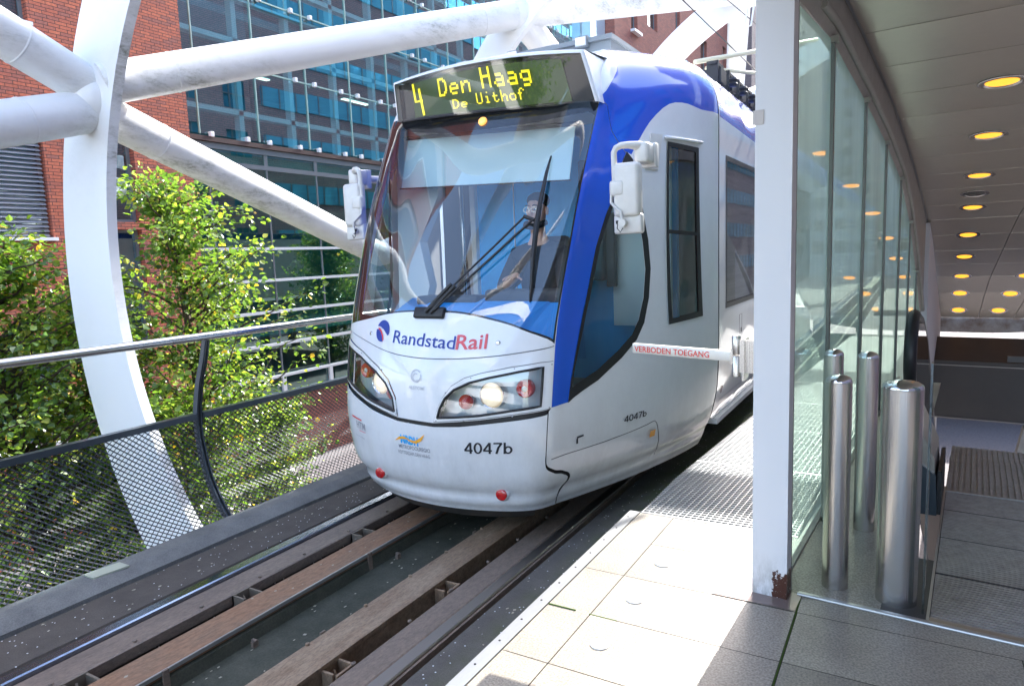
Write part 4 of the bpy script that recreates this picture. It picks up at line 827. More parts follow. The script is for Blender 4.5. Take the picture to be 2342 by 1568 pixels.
# ------------------------------------------------------------ platform
PL=empty('platform',(-.5,0,0),'granite tiled platform with a galvanised edge strip','platform'); PL['kind']='structure'; del PL['category']; del PL['label']
def tile(x0,x1,y0,y1,g=.0022,z=0):
    a.add([(x0+g,y0+g,z),(x1-g,y0+g,z),(x1-g,y1-g,z),(x0+g,y1-g,z)],[(0,1,2,3)])
a=MB(); a.box((-1.345,YA,-.62),(3.5,3.535,-.006)); o=a.build('platform_body',MT['joint']); adopt(PL,o)
a=MB()
Y0s=np.arange(-6,3.5,.3775); ys=[3.54-.3775*i for i in range(26)]
for i in range(13): tile(-1.288,-1.095,3.16+.38-.755*(i+1),3.54-.755*i)
for i in range(25): tile(-1.095,-.366,ys[i+1],ys[i])
thr=lambda x:2.952-(x+.366)*.067   # threshold of the landing
for i in range(2,25):
    for x0,x1 in ((-.360,.37),(.37,1.1),(1.1,1.83),(1.83,2.56)): tile(x0,x1,ys[i+1],ys[i])
a.add([(-.360,ys[2]+.002,0),(2.56,ys[2]+.002,0),(2.56,thr(2.56),0),(-.360,thr(-.36),0)],[(0,1,2,3)])
o=a.build('platform_tiles',MT['tile']); at_=o.data.attributes.new('tone','FLOAT','FACE'); rt=random.Random(9); at_.data.foreach_set('value',[rt.random()**1.5 for _ in o.data.polygons]); adopt(PL,o)
a=MB(); a.box((-.3655,-1,-.004),(-.3615,2.93,.0005)); 
for y in (ys[4],): a.box((-.36,y-.003,-.004),(.42,y+.002,.0005))
a.box((-1.285,ys[3]-.002,-.004),(-1.16,ys[3]+.003,.004)); a.box((-1.10,ys[3]-.002,-.004),(-.98,ys[3]+.003,.001))
o=a.build('moss_joint',MT['moss']); adopt(PL,o)
a=MB(); a.box((-1.348,YA,-.05),(-1.290,3.545,.003)); o=a.build('platform_edge_strip',MT['edge']); adopt(PL,o)
a=MB()
for i in range(40):
    for dx in(-1.325,): a.lathe([(.005,0),(.005,.0045),(.002,.005)],c=(dx,3.45-i*.172,0),n=8)
o=a.build('strip_screws',MT['ink']); adopt(PL,o)
a=MB()
for i in range(8): a.lathe([(.036,0),(.036,.004),(.032,.0055)],c=(-.974,2.974-i*.3765,0),n=32)
o=a.build('tactile_disc',mat('white_disc',(.75,.74,.70),.4)); adopt(PL,o)
a=MB(); a.add([ST(p) for p in ((.1,-.26,.0015),(.40,-.26,.0015),(.40,5.0,.0015),(.0,5.0,.0015),(.0,0.02,.0015))],[(0,1,2,3,4)]); o=a.build('inner_paving',MT['tile']); adopt(PL,o)
a=MB(); a.box((-1.34,3.535,-.5),(-.45,3.55,-.001)); a.box((-.45,2.95,-.5),(0.0,3.4,-.02)); 
o=a.build('platform_end',MT['kerb']); adopt(PL,o)
# steel base plate of the column, small ribs at the bottom
a=MB(); a.add([(-.70,2.79,.0022),(-.37,2.79,.0022),(-.362,2.93,.0022),(-.55,3.0,.0022),(-.70,3.0,.0022)],[(0,1,2,3,4)]); o=a.build('column_base_plate',mat('stained_base_plate',(.27,.25,.25),.3,.3,noise=(5,.8,(.32,.20,.15),(1,1,1)))); adopt(PL,o)
for i in range(3):
    a=MB(); x=-.22+i*.055; a.rbox((x,2.15+(-.01*i),-.001),(x+.012,2.27,.006),.003,lambda p:(p[0]+(p[1]-2.2)*.12,p[1],p[2])); tag(a.build('floor_rib',MT['canopysteel']),['leftmost','middle','rightmost'][i]+' of three raised guide ribs on the paving by the lower edge','guide rib','raised guide ribs')
# ------------------------------------------------------------ gratings
a=MB(); gx0,gx1=-1.285,-.47; y0,y1=3.56,12.0
GR=empty('grating',(-.9,5,0),'galvanised open grating walkway between the tram and the glass wall','grating')
left=lambda y:-1.285 if y<4.2 else -1.285+(y-4.2)*.067
a=MB(); s=-.0
xs=np.arange(-1.285,-.46,.0335)
for x in xs: a.box((x,y0,-.03),(x+.005,y1,0),T=lambda p:(p[0]+max(0,p[1]-4.2)*.067*.9,p[1],p[2]))
n_=int((y1-y0)/.0335)
o=a.build('bearing_bars',MT['galv']); adopt(GR,o)
a=MB()
for i in range(n_):
    y=y0+i*.0335; o_=max(0,y-4.2)*.067*.9; a.box((-1.285+o_,y,-.022),(-.46+o_,y+.0065,.0008))
for y in (3.56,4.62,5.68,6.74,7.8):
    o_=max(0,y-4.2)*.067*.9; a.box((-1.285+o_,y-.012,-.04),(-.46+o_,y+.004,.001))
o=a.build('cross_bars',MT['galv']); adopt(GR,o)
# ------------------------------------------------------------ glass wall and canopy
GW=empty('glass_wall',ST((0,0,0)),'greenish glass screen wall beside the white column, reflecting the grating','glass wall')
wp=[(-.35,2.44),(-.02,2.49),(.85,2.507),(2.12,2.407),(3.42,2.274),(4.77,2.08),(5.63,1.86),(6.9,1.30),(8.5,.337),(9.8,-.6)]
wz=lambda s:float(np.interp(s,*zip(*wp)))
sp=[(-8,2.80),(-1,2.77),(1.57,2.69),(2.7,2.62),(3.8,2.52),(5.2,2.34),(6.8,2.08),(8.3,1.76),(9.2,1.50),(10.2,1.18),(11.4,.80),(12.2,.45),(13.3,-.11)]
def sz(s):
    return float(np.interp(s,*zip(*sp)))
ms_=[-.25,.85,2.12,3.42,4.77,6.05,7.3,8.5]
for i in range(len(ms_)-1):
    s0,s1=ms_[i]+.006,ms_[i+1]-.006; z0=.0 if s1<5.2 else -1.6
    a=MB(); a.add([ST(p) for p in ((-.006,s0,z0),(-.006,s1,z0),(-.006,s1,wz(s1)),(-.006,s0,wz(s0)))],[(0,1,2,3)]); o=a.build('glass_pane',MT['wallglass']); adopt(GW,o)
for s in ms_[1:]:
    a=MB(); a.box((-.014,s-.016,0 if s<5.2 else -1.6),(.012,s+.016,wz(s)-.004),T=ST); o=a.build('mullion',MT.setdefault('mull',mat('mullion_gasket',(.16,.16,.15),.45,.5))); adopt(GW,o)
    a=MB(); a.box((-.03,s-.03,wz(s)-.02),(.03,s+.03,wz(s)+.012),T=ST); o=a.build('mullion_cap',MT['canopysteel']); adopt(GW,o)
a=MB(); a.box((-.02,-.25,-.01),(.02,5.2,.012),T=ST); o=a.build('glass_sill',MT['canopysteel']); adopt(GW,o)
a=MB(); a.box((-.03,-.27,0),(.01,-.24,2.45),T=ST); o=a.build('end_frame',mat('grey_frame',(.24,.25,.25),.4,.5)); adopt(GW,o)
# column
CO=empty('column',ST((-.02,-.2,0)),'square white painted steel column with rust at its foot','column')
def colmat():
    m=mat('white_column_paint',(.74,.75,.77),.35); k=N(m); p=k.n['Principled BSDF']; tc=k.new('ShaderNodeTexCoord'); sx=k.new('ShaderNodeSeparateXYZ'); k.l.new(tc.outputs['Object'],sx.inputs[0])
    nz=k.new('ShaderNodeTexNoise',Scale=26.0,Detail=8.0,Roughness=.7); mp=k.new('ShaderNodeMapping'); mp.inputs['Scale'].default_value=(1,1,.35); k.l.new(tc.outputs['Object'],mp.inputs[0]); k.l.new(mp.outputs[0],nz.inputs[0])
    a=k.new('ShaderNodeMapRange'); a.inputs[1].default_value=.20; a.inputs[2].default_value=-.02; k.l.new(sx.outputs[2],a.inputs[0])
    b=k.new('ShaderNodeMath',operation='MULTIPLY'); k.l.new(a.outputs[0],b.inputs[0]); cr=k.new('ShaderNodeValToRGB'); cr.color_ramp.elements[0].position=.42; cr.color_ramp.elements[1].position=.66; k.l.new(nz.outputs[0],cr.inputs[0]); k.l.new(cr.outputs[0],b.inputs[1])
    mx=k.new('ShaderNodeMix',data_type='RGBA'); mx.inputs[6].default_value=(.74,.75,.77,1); mx.inputs[7].default_value=(.28,.27,.24,1); k.l.new(b.outputs[0],mx.inputs[0])
    # rust at the corner facing the screen
    dx=k.new('ShaderNodeMath',operation='ADD'); dx.inputs[1].default_value=.455; k.l.new(sx.outputs[0],dx.inputs[0])
    r1=k.new('ShaderNodeMapRange'); r1.inputs[1].default_value=-.055; r1.inputs[2].default_value=-.005; k.l.new(dx.outputs[0],r1.inputs[0])
    r2=k.new('ShaderNodeMapRange'); r2.inputs[1].default_value=.19; r2.inputs[2].default_value=.10; k.l.new(sx.outputs[2],r2.inputs[0])
    r3=k.new('ShaderNodeMath',operation='MULTIPLY'); k.l.new(r1.outputs[0],r3.inputs[0]); k.l.new(r2.outputs[0],r3.inputs[1])
    r4=k.new('ShaderNodeMath',operation='MULTIPLY_ADD'); r4.inputs[1].default_value=1.6; k.l.new(nz.outputs[0],r4.inputs[0]); 
    nz2=k.new('ShaderNodeTexNoise',Scale=48.0,Detail=9.0,Roughness=.75); k.l.new(tc.outputs['Object'],nz2.inputs[0]); r5=k.new('ShaderNodeMath',operation='MULTIPLY_ADD'); r5.inputs[1].default_value=.62; k.l.new(r3.outputs[0],r5.inputs[0]); k.l.new(nz2.outputs[0],r5.inputs[2]); r6=k.new('ShaderNodeMath',operation='GREATER_THAN'); r6.inputs[1].default_value=1.03; k.l.new(r5.outputs[0],r6.inputs[0])
    m2=k.new('ShaderNodeMix',data_type='RGBA'); m2.inputs[7].default_value=(.07,.022,.012,1); k.l.new(r6.outputs[0],m2.inputs[0]); k.l.new(mx.outputs[2],m2.inputs[6]); k.l.new(m2.outputs[2],p.inputs['Base Color']); return m
a=MB(); a.box((-.078,-.345,0),(.062,-.270,2.76),T=ST); o=a.build('column_shaft',colmat()); adopt(CO,o)
a=MB(); a.box((.012,-.272,.0),(.058,-.235,2.5),T=ST); o=a.build('column_side_channel',MT.setdefault('gf2',mat('grey_channel',(.30,.31,.31),.45,.4,noise=(30,.6,(.22,.21,.2),(1,1,.2))))); adopt(CO,o)
a=MB(); a.box((-.087,-.349,1.93),(-.045,-.3455,1.985),T=ST); o=a.build('inspection_sticker',mat('pale_sticker',(.62,.58,.55),.6)); adopt(CO,o)
# canopy
CA=empty('canopy',ST((1,3,2.7)),'sloping canopy with satin metal ceiling panels and amber downlights','canopy')
js=[-6.0+.757*i for i in range(40)]; js=[1.57+.757*(i-10) for i in range(27)]; js=[s for s in js if s<13.3]+[13.3]
cols=[(.03,.055),(0,0)]
# longitudinal joints measured on the soffit: lateral offset as a function of distance along
def lj(k,s): 
    base={0:.035,1:1.62-.073*s if s<13.5 else .66,2:3.0-.13*s}[k]; return base
def soffit(l0,l1,name):
    for i in range(len(js)-1):
        s0,s1=js[i]+.005,js[i+1]-.005; a=MB()
        A=[(l0(s0)+.006,s0,sz(s0)),(l1(s0)-.006,s0,sz(s0)),(l1(s1)-.006,s1,sz(s1)),(l0(s1)+.006,s1,sz(s1))]
        if A[1][0]<=A[0][0]+.05: continue
        a.prism([ST(p) for p in A],(0,0,.02)); o=a.build('ceiling_panel',MT['soffit']); adopt(CA,o)
soffit(lambda s:.05,lambda s:1.75-.078*s,'a'); soffit(lambda s:1.75-.078*s,lambda s:min(3.25-.148*s,2.35),'b')
soffit(lambda s:min(3.25-.148*s,2.35),lambda s:2.4,'c')
a=MB()
for s0,s1 in zip(np.arange(-8,13.2,.4),np.arange(-7.6,13.7,.4)):
    s1=min(s1,13.3); a.prism([ST(p) for p in ((-.03,s0,sz(s0)+.024),(2.45,s0,sz(s0)+.024),(2.45,s1,sz(s1)+.024),(-.03,s1,sz(s1)+.024))],(0,0,.06))
a.prism([ST(p) for p in ((-.46,-8,2.86),(-.02,-8,2.86),(-.02,.45,2.84),(-.46,.45,2.84))],(0,0,.05)); o=a.build('roof_and_shade_overhang',MT['frost']); adopt(CA,o)  # last slab: overhang added out of view to set the platform's shade edge
a=MB()
sl_=list(np.arange(-8,9.7,.35))
for s0,s1 in zip(sl_[:-1],sl_[1:]):
    def sec(s): 
        t=sz(s)+.05; b=(wz(s) if s>-.35 else 2.44)+.004; return [(-.05,s,b),(-.01,s,b),(.025,s,b+.05),(.03,s,t),(-.05,s,t)]
    A=[ST(p) for p in sec(s0)]; B=[ST(p) for p in sec(s1)]; a.add(A+B,[(i,(i+1)%5,5+(i+1)%5,5+i) for i in range(5)])
o=a.build('edge_beam',MT['canopysteel']); adopt(CA,o)
a=MB(); 
for s0,s1 in zip(sl_[24:-1],sl_[25:]): a.tube([ST((.03,s0,wz(s0)+.06)),ST((.03,s1,wz(s1)+.06))],.022,8)
o=a.build('edge_pipe',MT['canopysteel'],angle=60); adopt(CA,o)
# lower side cladding under the canopy end
a=MB(); a.prism([ST(p) for p in ((-.02,8.4,.30),(-.02,13.3,-2.6),(-.02,13.3,-.12),(-.02,9.3,1.45),(-.02,8.4,1.70))],tuple(E2*.1)); o=a.build('side_cladding',MT['frost']); adopt(CA,o)
a=MB(); n=14
P=[];Q=[]
for i in range(n+1):
    q=i/n; l=-.1+3.6*q; P.append(ST((l,13.35,.06))); Q.append(ST((l,13.35,-.42+1.0*(q*1.0-.25)**2 if q>.25 else -.42)))
pts=P+Q[::-1]; a.prism(pts,tuple(E1*.4)); o=a.build('end_arch',mat('rust_stained_white',(.55,.54,.52),.6,noise=(3.5,.35,(.22,.14,.09),(1,1,1)))); adopt(CA,o)
LP=[(.76,3.13),(.70,4.72),(.64,6.30),(.58,7.80),(.53,9.14),(.48,10.22),(.44,11.38),(.41,12.2),(.385,12.95),(1.36,11.40),(1.18,12.22),(1.03,12.95),(.82,1.6),(.88,.1),(1.45,9.9),(1.55,8.3)]
names=['nearest amber ceiling lamp in the row over the landing','second nearest amber ceiling lamp in the main row','third nearest amber ceiling lamp in the main row','amber ceiling lamp just beyond the unlit one','fifth amber ceiling lamp of the main row counted from the camera','sixth amber ceiling lamp of the main row counted from the camera','third from the far end in the main row of amber lamps','last but one amber lamp of the main row','last amber lamp of the main row, at the canopy end','amber lamp at the right edge, beyond the black ceiling joint','amber lamp beyond the black joint, middle of the short row','amber lamp beyond the black joint, at the canopy end','amber ceiling lamp over the landing, above the picture','amber ceiling lamp over the platform, above the picture','amber lamp of the short row, out at the right','amber lamp of the short row, far out at the right']
lampset=[]
def downlight(l,s,label,lit=True):
    z=sz(s); dz=(sz(s+.05)-sz(s-.05))/.1; r=empty('ceiling_light',ST((l,s,z)),label,'ceiling light','round recessed ceiling lights')
    T=lambda p:ST((l+p[0],s+p[1],z+dz*p[1]+p[2]))
    a=MB(); a.lathe([(.150,.0),(.154,-.008),(.125,-.014),(.105,-.004),(.105,.0)],n=32,T=T); o=a.build('light_trim',MT['chrome'],angle=50); adopt(r,o)
    a=MB(); a.lathe([(.105,-.004),(.095,-.008),(.001,-.010)],n=28,T=T); o=a.build('light_disc',MT['lamp'] if lit else MT['deadlamp'],smooth=True); adopt(r,o)
for (l,s),nm in zip(LP[:12],names): downlight(l,s,nm)
downlight(.60,7.15,'dark unlit round fitting between two amber ceiling lamps',False)
# ------------------------------------------------------------ bollards
def bollard(l,s,r,h,label):
    b=empty('bollard',ST((l,s,0)),label,'bollard','stainless steel bollards at the landing')
    T=lambda p:ST((l+p[0],s+p[1],p[2]))
    a=MB(); a.lathe([(r,0.0),(r,h)],n=64,T=T); o=a.build('bollard_tube',MT['bollard'],angle=50); adopt(b,o)
    a=MB(); a.lathe([(r*.985,h-.002),(r*1.0,h+.004),(r*.95,h+.014),(r*.75,h+.024),(r*.4,h+.031),(.001,h+.034)],n=48,T=T); o=a.build('bollard_cap',MT['cap'],smooth=True); adopt(b,o)
bollard(.208,-.115,.051,.89,'slim stainless bollard standing close to the glass screen, front left of the four')
bollard(.232,.60,.049,.89,'slim stainless bollard in the back row, beside the balustrade')
bollard(.440,-.125,.075,.885,'thickest stainless bollard, at the corner of the ribbed landing')
bollard(.070,.63,.047,.89,'slim stainless bollard half hidden behind the front left one')
# ------------------------------------------------------------ access barrier
AB=empty('barrier',(-.67,3.2,.95),'steel swing barrier with red lettering hinged on the white column','barrier')
def bt(p): return (p[0],p[1],p[2]-.0)
a=MB(); xL,xR=-1.186,-.70
TB=lambda p:(p[0],3.2+p[1],p[2]+(-.046)*(p[0]-xL))
a.rbox((xL,-.012,.962),(xR,.012,1.010),.002,TB); o=a.build('barrier_arm',mat('pale_brushed_steel',(.66,.64,.60),.42,.55,bump=(90,.1)),angle=40); adopt(AB,o)
a=MB(); a.lathe([(.019,.872),(.019,.962),(.016,.966)],c=(-.690,3.2,0),n=24); a.lathe([(.018,.972),(.0195,.975),(.0195,1.056),(.017,1.060)],c=(-.690,3.2,0),n=24); a.box((-.715,3.185,.93),(-.70,3.215,1.0)); a.box((-.675,3.19,.89),(-.60,3.21,1.04)); a.box((-.655,3.15,.86),(-.645,3.25,1.05))
o=a.build('barrier_hinge',MT['bollard'],angle=40); adopt(AB,o)
v,f=text_mesh('VERBODEN TOEGANG',bold=.012); x0=min(p[0] for p in v);x1=max(p[0] for p in v); a=MB()
a.add([TB((xL+.010+(xR-xL-.12)*(x-x0)/(x1-x0),-.0135,.972+y*.028/.72)) for x,y in v],f); o=a.build('barrier_text',MT['red']); adopt(AB,o)
# ------------------------------------------------------------ escalator
ES=empty('escalator',ST((1.3,1,0)),'escalator going down from the ribbed steel landing under the canopy','escalator')
def part(a,name,m,root,**k): o=a.build(name,m,**k); adopt(root,o); return o
a=MB(); a.box((.555,-.245,-.05),(2.4,1.42,-.0035),T=ST); part(a,'landing_base',MT['cabdark'],ES)
a=MB()
for i in range(75):
    s=-.212+i*.0217; a.box((.565,s,-.008),(2.4,s+.0125,.0015),T=ST)
part(a,'landing_ribs',MT['groove'],ES)
a=MB()
for s in (.22,.66,1.08): a.box((.562,s,-.002),(2.4,s+.007,.0022),T=ST)
part(a,'landing_seam',MT['black'],ES)
a=MB(); a.box((.09,-.268,-.02),(2.4,-.243,.003),T=ST); a.lathe([(.008,0),(.008,2.35)],c=(0,0,0),n=10,ax='X',T=lambda p:ST((p[0]+.09,p[1]-.272,p[2]+.004))); part(a,'threshold_strip',MT['edge'],ES)
a=MB(); a.box((.395,-.262,-.01),(.552,.35,.0025),T=ST); part(a,'bollard_plate',MT['darksteel'],ES)
a=MB(); a.box((.553,-.243,.0),(2.4,-.215,.0025),T=ST); part(a,'front_trim',MT.setdefault('bronze',mat('bronze_trim',(.40,.33,.25),.4,.6)),ES)
a=MB(); a.box((.552,-.24,-.02),(.562,1.5,.004),T=ST); a.box((.56,1.41,-.02),(2.4,1.425,.006),T=ST); part(a,'comb_plate',MT['edge'],ES)
st=[(1.425,0),(1.86,-.012),(2.28,-.05),(2.66,-.20),(3.04,-.40),(3.42,-.62),(3.8,-.84),(4.2,-1.06),(4.6,-1.29)]
for i,(s,z) in enumerate(st):
    a=MB(); e=.40; a.box((.56,s,z-.2),(2.4,s+e,z-.004),T=ST)
    for j in range(61): a.box((.565+j*.03,s+.004,z-.006),(.565+j*.03+.016,s+e-.002,z+.004),T=ST)
    part(a,'step',MT['groove'],ES)
# glass end panel and balustrade with newel
a=MB(); a.prism([ST(p) for p in ((.535,-.20,0),(.535,-.155,0),(.535,-.155,1.0),(.535,-.20,1.0))],tuple(E2*.008)); part(a,'side_glass',MT.setdefault('sg',glass('balustrade_glass',(.55,.62,.60),.12)),ES)
P=[ST((.365,5.5,-1.15)),ST((.365,3.4,.20)),ST((.365,2.4,.76)),ST((.365,1.9,.95)),ST((.365,1.62,1.0))]+[ST((.365,1.52-.22*math.sin(q),.80+.22*math.cos(q))) for q in np.linspace(0,math.pi*.98,12)]
a=MB(); a.tube(P,.034,12); part(a,'handrail',MT['black'],ES,smooth=True)
a=MB(); a.prism([ST(p) for p in ((.335,1.32,-.02),(.335,1.33,.85),(.335,1.45,.98),(.335,1.9,.93),(.335,2.4,.74),(.335,5.5,-1.2),(.335,5.5,-2.2),(.335,2.4,-.3))],tuple(E2*.062)); part(a,'balustrade_panel',MT['gloss_black'],ES)
a=MB(); a.prism([ST(p) for p in ((.39,.99,.0),(.39,.99,.52),(.43,.99,.50),(.515,.99,.30),(.53,.99,.0))],tuple(E1*.5)); a.prism([ST(p) for p in ((.39,1.49,.0),(.39,1.49,.50),(.43,1.49,.48),(.515,1.49,.28),(.53,1.49,.0))],tuple(E1*3.2+Vector((0,0,-1.9)))); part(a,'skirt_cladding',MT['newel'],ES)
a=MB(); a.prism([ST(p) for p in ((.375,.965,.0),(.375,.965,.33),(.42,.965,.30),(.525,.965,.22),(.535,.965,.0))],tuple(E1*.03)); part(a,'newel_base',MT['postpaint'],ES)
a=MB(); a.box((.532,.99,0),(.552,1.5,.24),T=ST); part(a,'brush_strip',MT['black'],ES)
# deep dark transverse box spanning the lower opening
a=MB(); s=11.2
def zq(y,x=2240): return 0
a.box((-.05,s,-1.72),(6.5,s+1.2,-.72),T=ST); a.prism([ST(p) for p in ((-.05,s-.02,-.74),(6.5,s-.02,-.74),(6.5,s+.9,-.42),(-.05,s+.9,-.42))],(0,0,.05))
DB=empty('box_girder',ST((2,s,-1.2)),'deep dark steel clad girder crossing below the end of the ceiling','girder'); part(a,'girder_cladding',MT['darksteel'],DB)
a=MB(); a.box((-.05,s-.006,-.78),(6.5,s,-.765),T=ST); a.box((-.05,s-.03,-1.735),(6.5,s,-1.72),T=ST); part(a,'girder_trim',MT['newel'],DB)
a=MB(); a.box((1.15,s-.10,-.66),(1.8,s-.03,-.56),T=ST); part(a,'girder_light',MT['deadlamp'],DB)
a=MB(); a.box((1.42,s-.16,-1.80),(1.9,s+.2,GZ),T=lambda p:ST((p[0]-(p[2]+1.8)*-.18,p[1],p[2]))); tag(a.build('pier',MT['canopysteel']),'dirty sloping pier below the dark girder at the right edge','pier')
# ------------------------------------------------------------ railing
RL=empty('railing',(-4.1,2.9,-.25),'curved post railing with round handrail and expanded metal mesh along the track','railing')
rp=[(-4.06,-.27),(-4.135,-.177),(-4.205,-.05),(-4.245,.05),(-4.288,.247),(-4.293,.436),(-4.241,.657),(-4.166,.844),(-4.122,.985)]
def rsec(q):
    """outline x,z along the curved post, q 0..1"""
    n=len(rp)-1; i=min(int(q*n),n-1); t=q*n-i; p0,p1,p2,p3=rp[max(i-1,0)],rp[i],rp[i+1],rp[min(i+2,n)]
    return tuple(.5*((2*p1[c])+(-p0[c]+p2[c])*t+(2*p0[c]-5*p1[c]+4*p2[c]-p3[c])*t*t+(-p0[c]+3*p1[c]-3*p2[c]+p3[c])*t**3) for c in(0,1))
for y in (.55,2.93,5.31,7.69,10.07):
    for dy in (-.019,.008):
        a=MB(); Q=[rsec(q) for q in np.linspace(0,1,22)]; wd=.044
        for i in range(21):
            (x0,z0),(x1,z1)=Q[i],Q[i+1]; k0=wd*(1-.45*i/21); k1=wd*(1-.45*(i+1)/21)
            a.add([(x0-k0,y+dy,z0),(x0+k0*.5,y+dy,z0),(x1+k1*.5,y+dy,z1),(x1-k1,y+dy,z1),(x0-k0,y+dy+.011,z0),(x0+k0*.5,y+dy+.011,z0),(x1+k1*.5,y+dy+.011,z1),(x1-k1,y+dy+.011,z1)],[(0,1,2,3),(7,6,5,4),(1,5,6,2),(0,3,7,4)]+([(0,4,5,1)] if i==0 else [])+([(3,2,6,7)] if i==20 else []))
        part(a,'post',MT['postpaint'],RL)
for y0,y1 in ((-3,.55),(.55,2.93),(2.93,5.31),(5.31,7.69),(7.69,14)):
    a=MB(); a.tube([(-4.122,y0,1.0),(-4.122,y1,1.0)],.027,18,cap=False); part(a,'handrail',MT['chrome'],RL,smooth=True)
a=MB(); a.lathe([(.0285,-.05),(.0285,.05)],c=(-4.122,2.72,1.0),ax='Y',n=18); part(a,'handrail_sleeve',MT['bollard'],RL,angle=50)
a=MB(); a.box((-4.315,-3,.418),(-4.262,2.9,.458)); a.box((-4.315,2.955,.418),(-4.262,14,.458)); part(a,'mid_rail',MT['postpaint'],RL)
# expanded metal: zig-zag strands following the curve below the mid rail
a=MB(); Ly,Lz=.042,.018
qs=np.linspace(0,.63,400); pl=[rsec(q) for q in qs]; cum=[0]
for i in range(1,400): cum.append(cum[-1]+math.dist(pl[i],pl[i-1]))
tot=cum[-1]; rows=int(tot/Lz)
def at(d):
    d=min(max(d,0),tot); return (float(np.interp(d,cum,[p[0] for p in pl])),float(np.interp(d,cum,[p[1] for p in pl])))
hw=.0040
y0,y1=.25,8.2; nc=int((y1-y0)/Ly)
for r in range(rows):
    for c_ in range(nc):
        ya=y0+c_*Ly+(Ly/2 if r%2 else 0)
        d0=r*Lz; d1=(r+1)*Lz
        (xa,za),(xb,zb)=at(d0),at(d1)
        # two legs of the diamond: from (ya,d0) to (ya+-Ly/2,d1)
        for sg_ in (-1,1):
            yb=ya+sg_*Ly/2
            a.v+=[(xa+.0015,ya-hw*1.5,za),(xa-.0015,ya+hw*1.5,za+.001),(xb-.0015,yb+hw*1.5,zb+.001),(xb+.0015,yb-hw*1.5,zb)]
            n0=len(a.v)-4; a.f.append((n0,n0+1,n0+2,n0+3)); a.m.append(0)
# bond bars, tilted like real expanded metal strands
for r in range(rows):
    (xa,za)=at(r*Lz)
    (xm,zm)=at(r*Lz+.003)
    for c_ in range(nc):
        ya=y0+c_*Ly+(Ly/2 if r%2 else 0); o=len(a.v)
        a.v+=[(xa+.002,ya-.006,za),(xa+.002,ya+.006,za),(xm-.003,ya+.006,zm),(xm-.003,ya-.006,zm)]; a.f.append((o,o+1,o+2,o+3)); a.m.append(0)
me=bpy.data.meshes.new('mesh_panel'); me.from_pydata(a.v,[],a.f); me.materials.append(MT['mesh']); o=bpy.data.objects.new('mesh_panel',me); COL.objects.link(o); adopt(RL,o)
# ------------------------------------------------------------ steel lattice
LT=empty('steel_lattice',(-2.65,3.65,1.5),'white tubular steel lattice with flat hoops wrapped round the viaduct','lattice structure')
def hoop(c,ri,co_,ro,Y,a0,a1,n=72,th=.045,gr=.3,name='hoop'):
    A=MB(); vs=[];fs=[]
    for i in range(n+1):
        q=math.radians(a0+(a1-a0)*i/n); cs,sn=math.cos(q),math.sin(q)
        pi_=(c[0]+ri*cs,c[1]+ri*sn); po=(co_[0]+ro*cs,co_[1]+ro*sn)
        vs+=[(pi_[0],Y-th,pi_[1]),(po[0],Y-th,po[1]),(po[0],Y+th,po[1]),(pi_[0],Y+th,pi_[1])]
    m_=len(vs); vs=vs+[v for v in vs]
    for i in range(n):
        for j in range(4):
            k=m_ if j==3 else 0; fs.append((k+i*4+j,k+i*4+(j+1)%4,k+(i+1)*4+(j+1)%4,k+(i+1)*4+j))
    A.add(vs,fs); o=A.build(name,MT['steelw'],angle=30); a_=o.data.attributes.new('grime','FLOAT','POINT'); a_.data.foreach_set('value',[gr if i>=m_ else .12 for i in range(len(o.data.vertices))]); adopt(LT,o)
hoop((-2.65,1.50),3.70,(-2.73,1.36),4.36,3.65,52,238,gr=1.6)
hoop((-1.80,1.50),3.75,(-1.80,1.50),4.17,8.0,35,235)
hoop((-.92,1.50),4.05,(-.92,1.50),4.52,12.0,35,225)
hoop((-.1,1.50),4.1,(-.1,1.50),4.6,16.3,35,225)
hoop((-3.5,1.50),3.7,(-3.5,1.50),4.3,-1.9,35,235)
hoop((-4.2,1.50),3.7,(-4.2,1.50),4.3,-6.5,35,235)
def tubeL(p,q,r=.178,n=32,g=1.25,name='lattice_tube'):
    p=Vector(p);q=Vector(q); k=26; A=MB(); A.tube([p.lerp(q,i/k) for i in range(k+1)],r,n); L_=(q-p).length
    for f_ in (.62/L_,1-.62/L_): A.tube([p.lerp(q,f_-.006/L_*2),p.lerp(q,f_-.003/L_),p.lerp(q,f_+.003/L_),p.lerp(q,f_+.006/L_*2)],r,n,rs=[r-.001,r+.005,r+.005,r-.001])
    o=A.build(name,MT['steelw'],smooth=False,angle=40)
    ax=(q-p).normalized()
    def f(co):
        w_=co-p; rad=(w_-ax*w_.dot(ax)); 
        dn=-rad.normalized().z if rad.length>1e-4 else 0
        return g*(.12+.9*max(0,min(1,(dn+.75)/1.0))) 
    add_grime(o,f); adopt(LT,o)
N1=(-6.40,3.65,2.98); N2_=(-4.45,8.0,4.50); N3=(-2.55,12.0,5.52); L2=(-6.55,8.0,1.72)
tubeL((N1[0]+.15,N1[1],N1[2]+.12),N2_); tubeL((N1[0]+.05,N1[1]-.0,N1[2]-.10),(-6.943,8.0,1.556)); tubeL(N2_,N3)
def ext(a_,b_,t): return tuple(a_[i]+(b_[i]-a_[i])*t for i in range(3))
tubeL((-6.45,3.65,3.10),(-6.10,-1.9,5.5),r=.185,g=1.3); tubeL((-6.45,3.65,2.90),(-6.15,-1.9,1.25),r=.185,g=.7)
tubeL(N2_,(-4.60,12.0,3.45)); tubeL(N3,(-3.6,16.3,4.2)); tubeL(N3,(-.6,16.3,6.1)); tubeL((-6.943,8.0,1.556),(-4.6,12.0,3.45)); tubeL((-4.6,12,3.45),(-3.0,16.3,4.8))
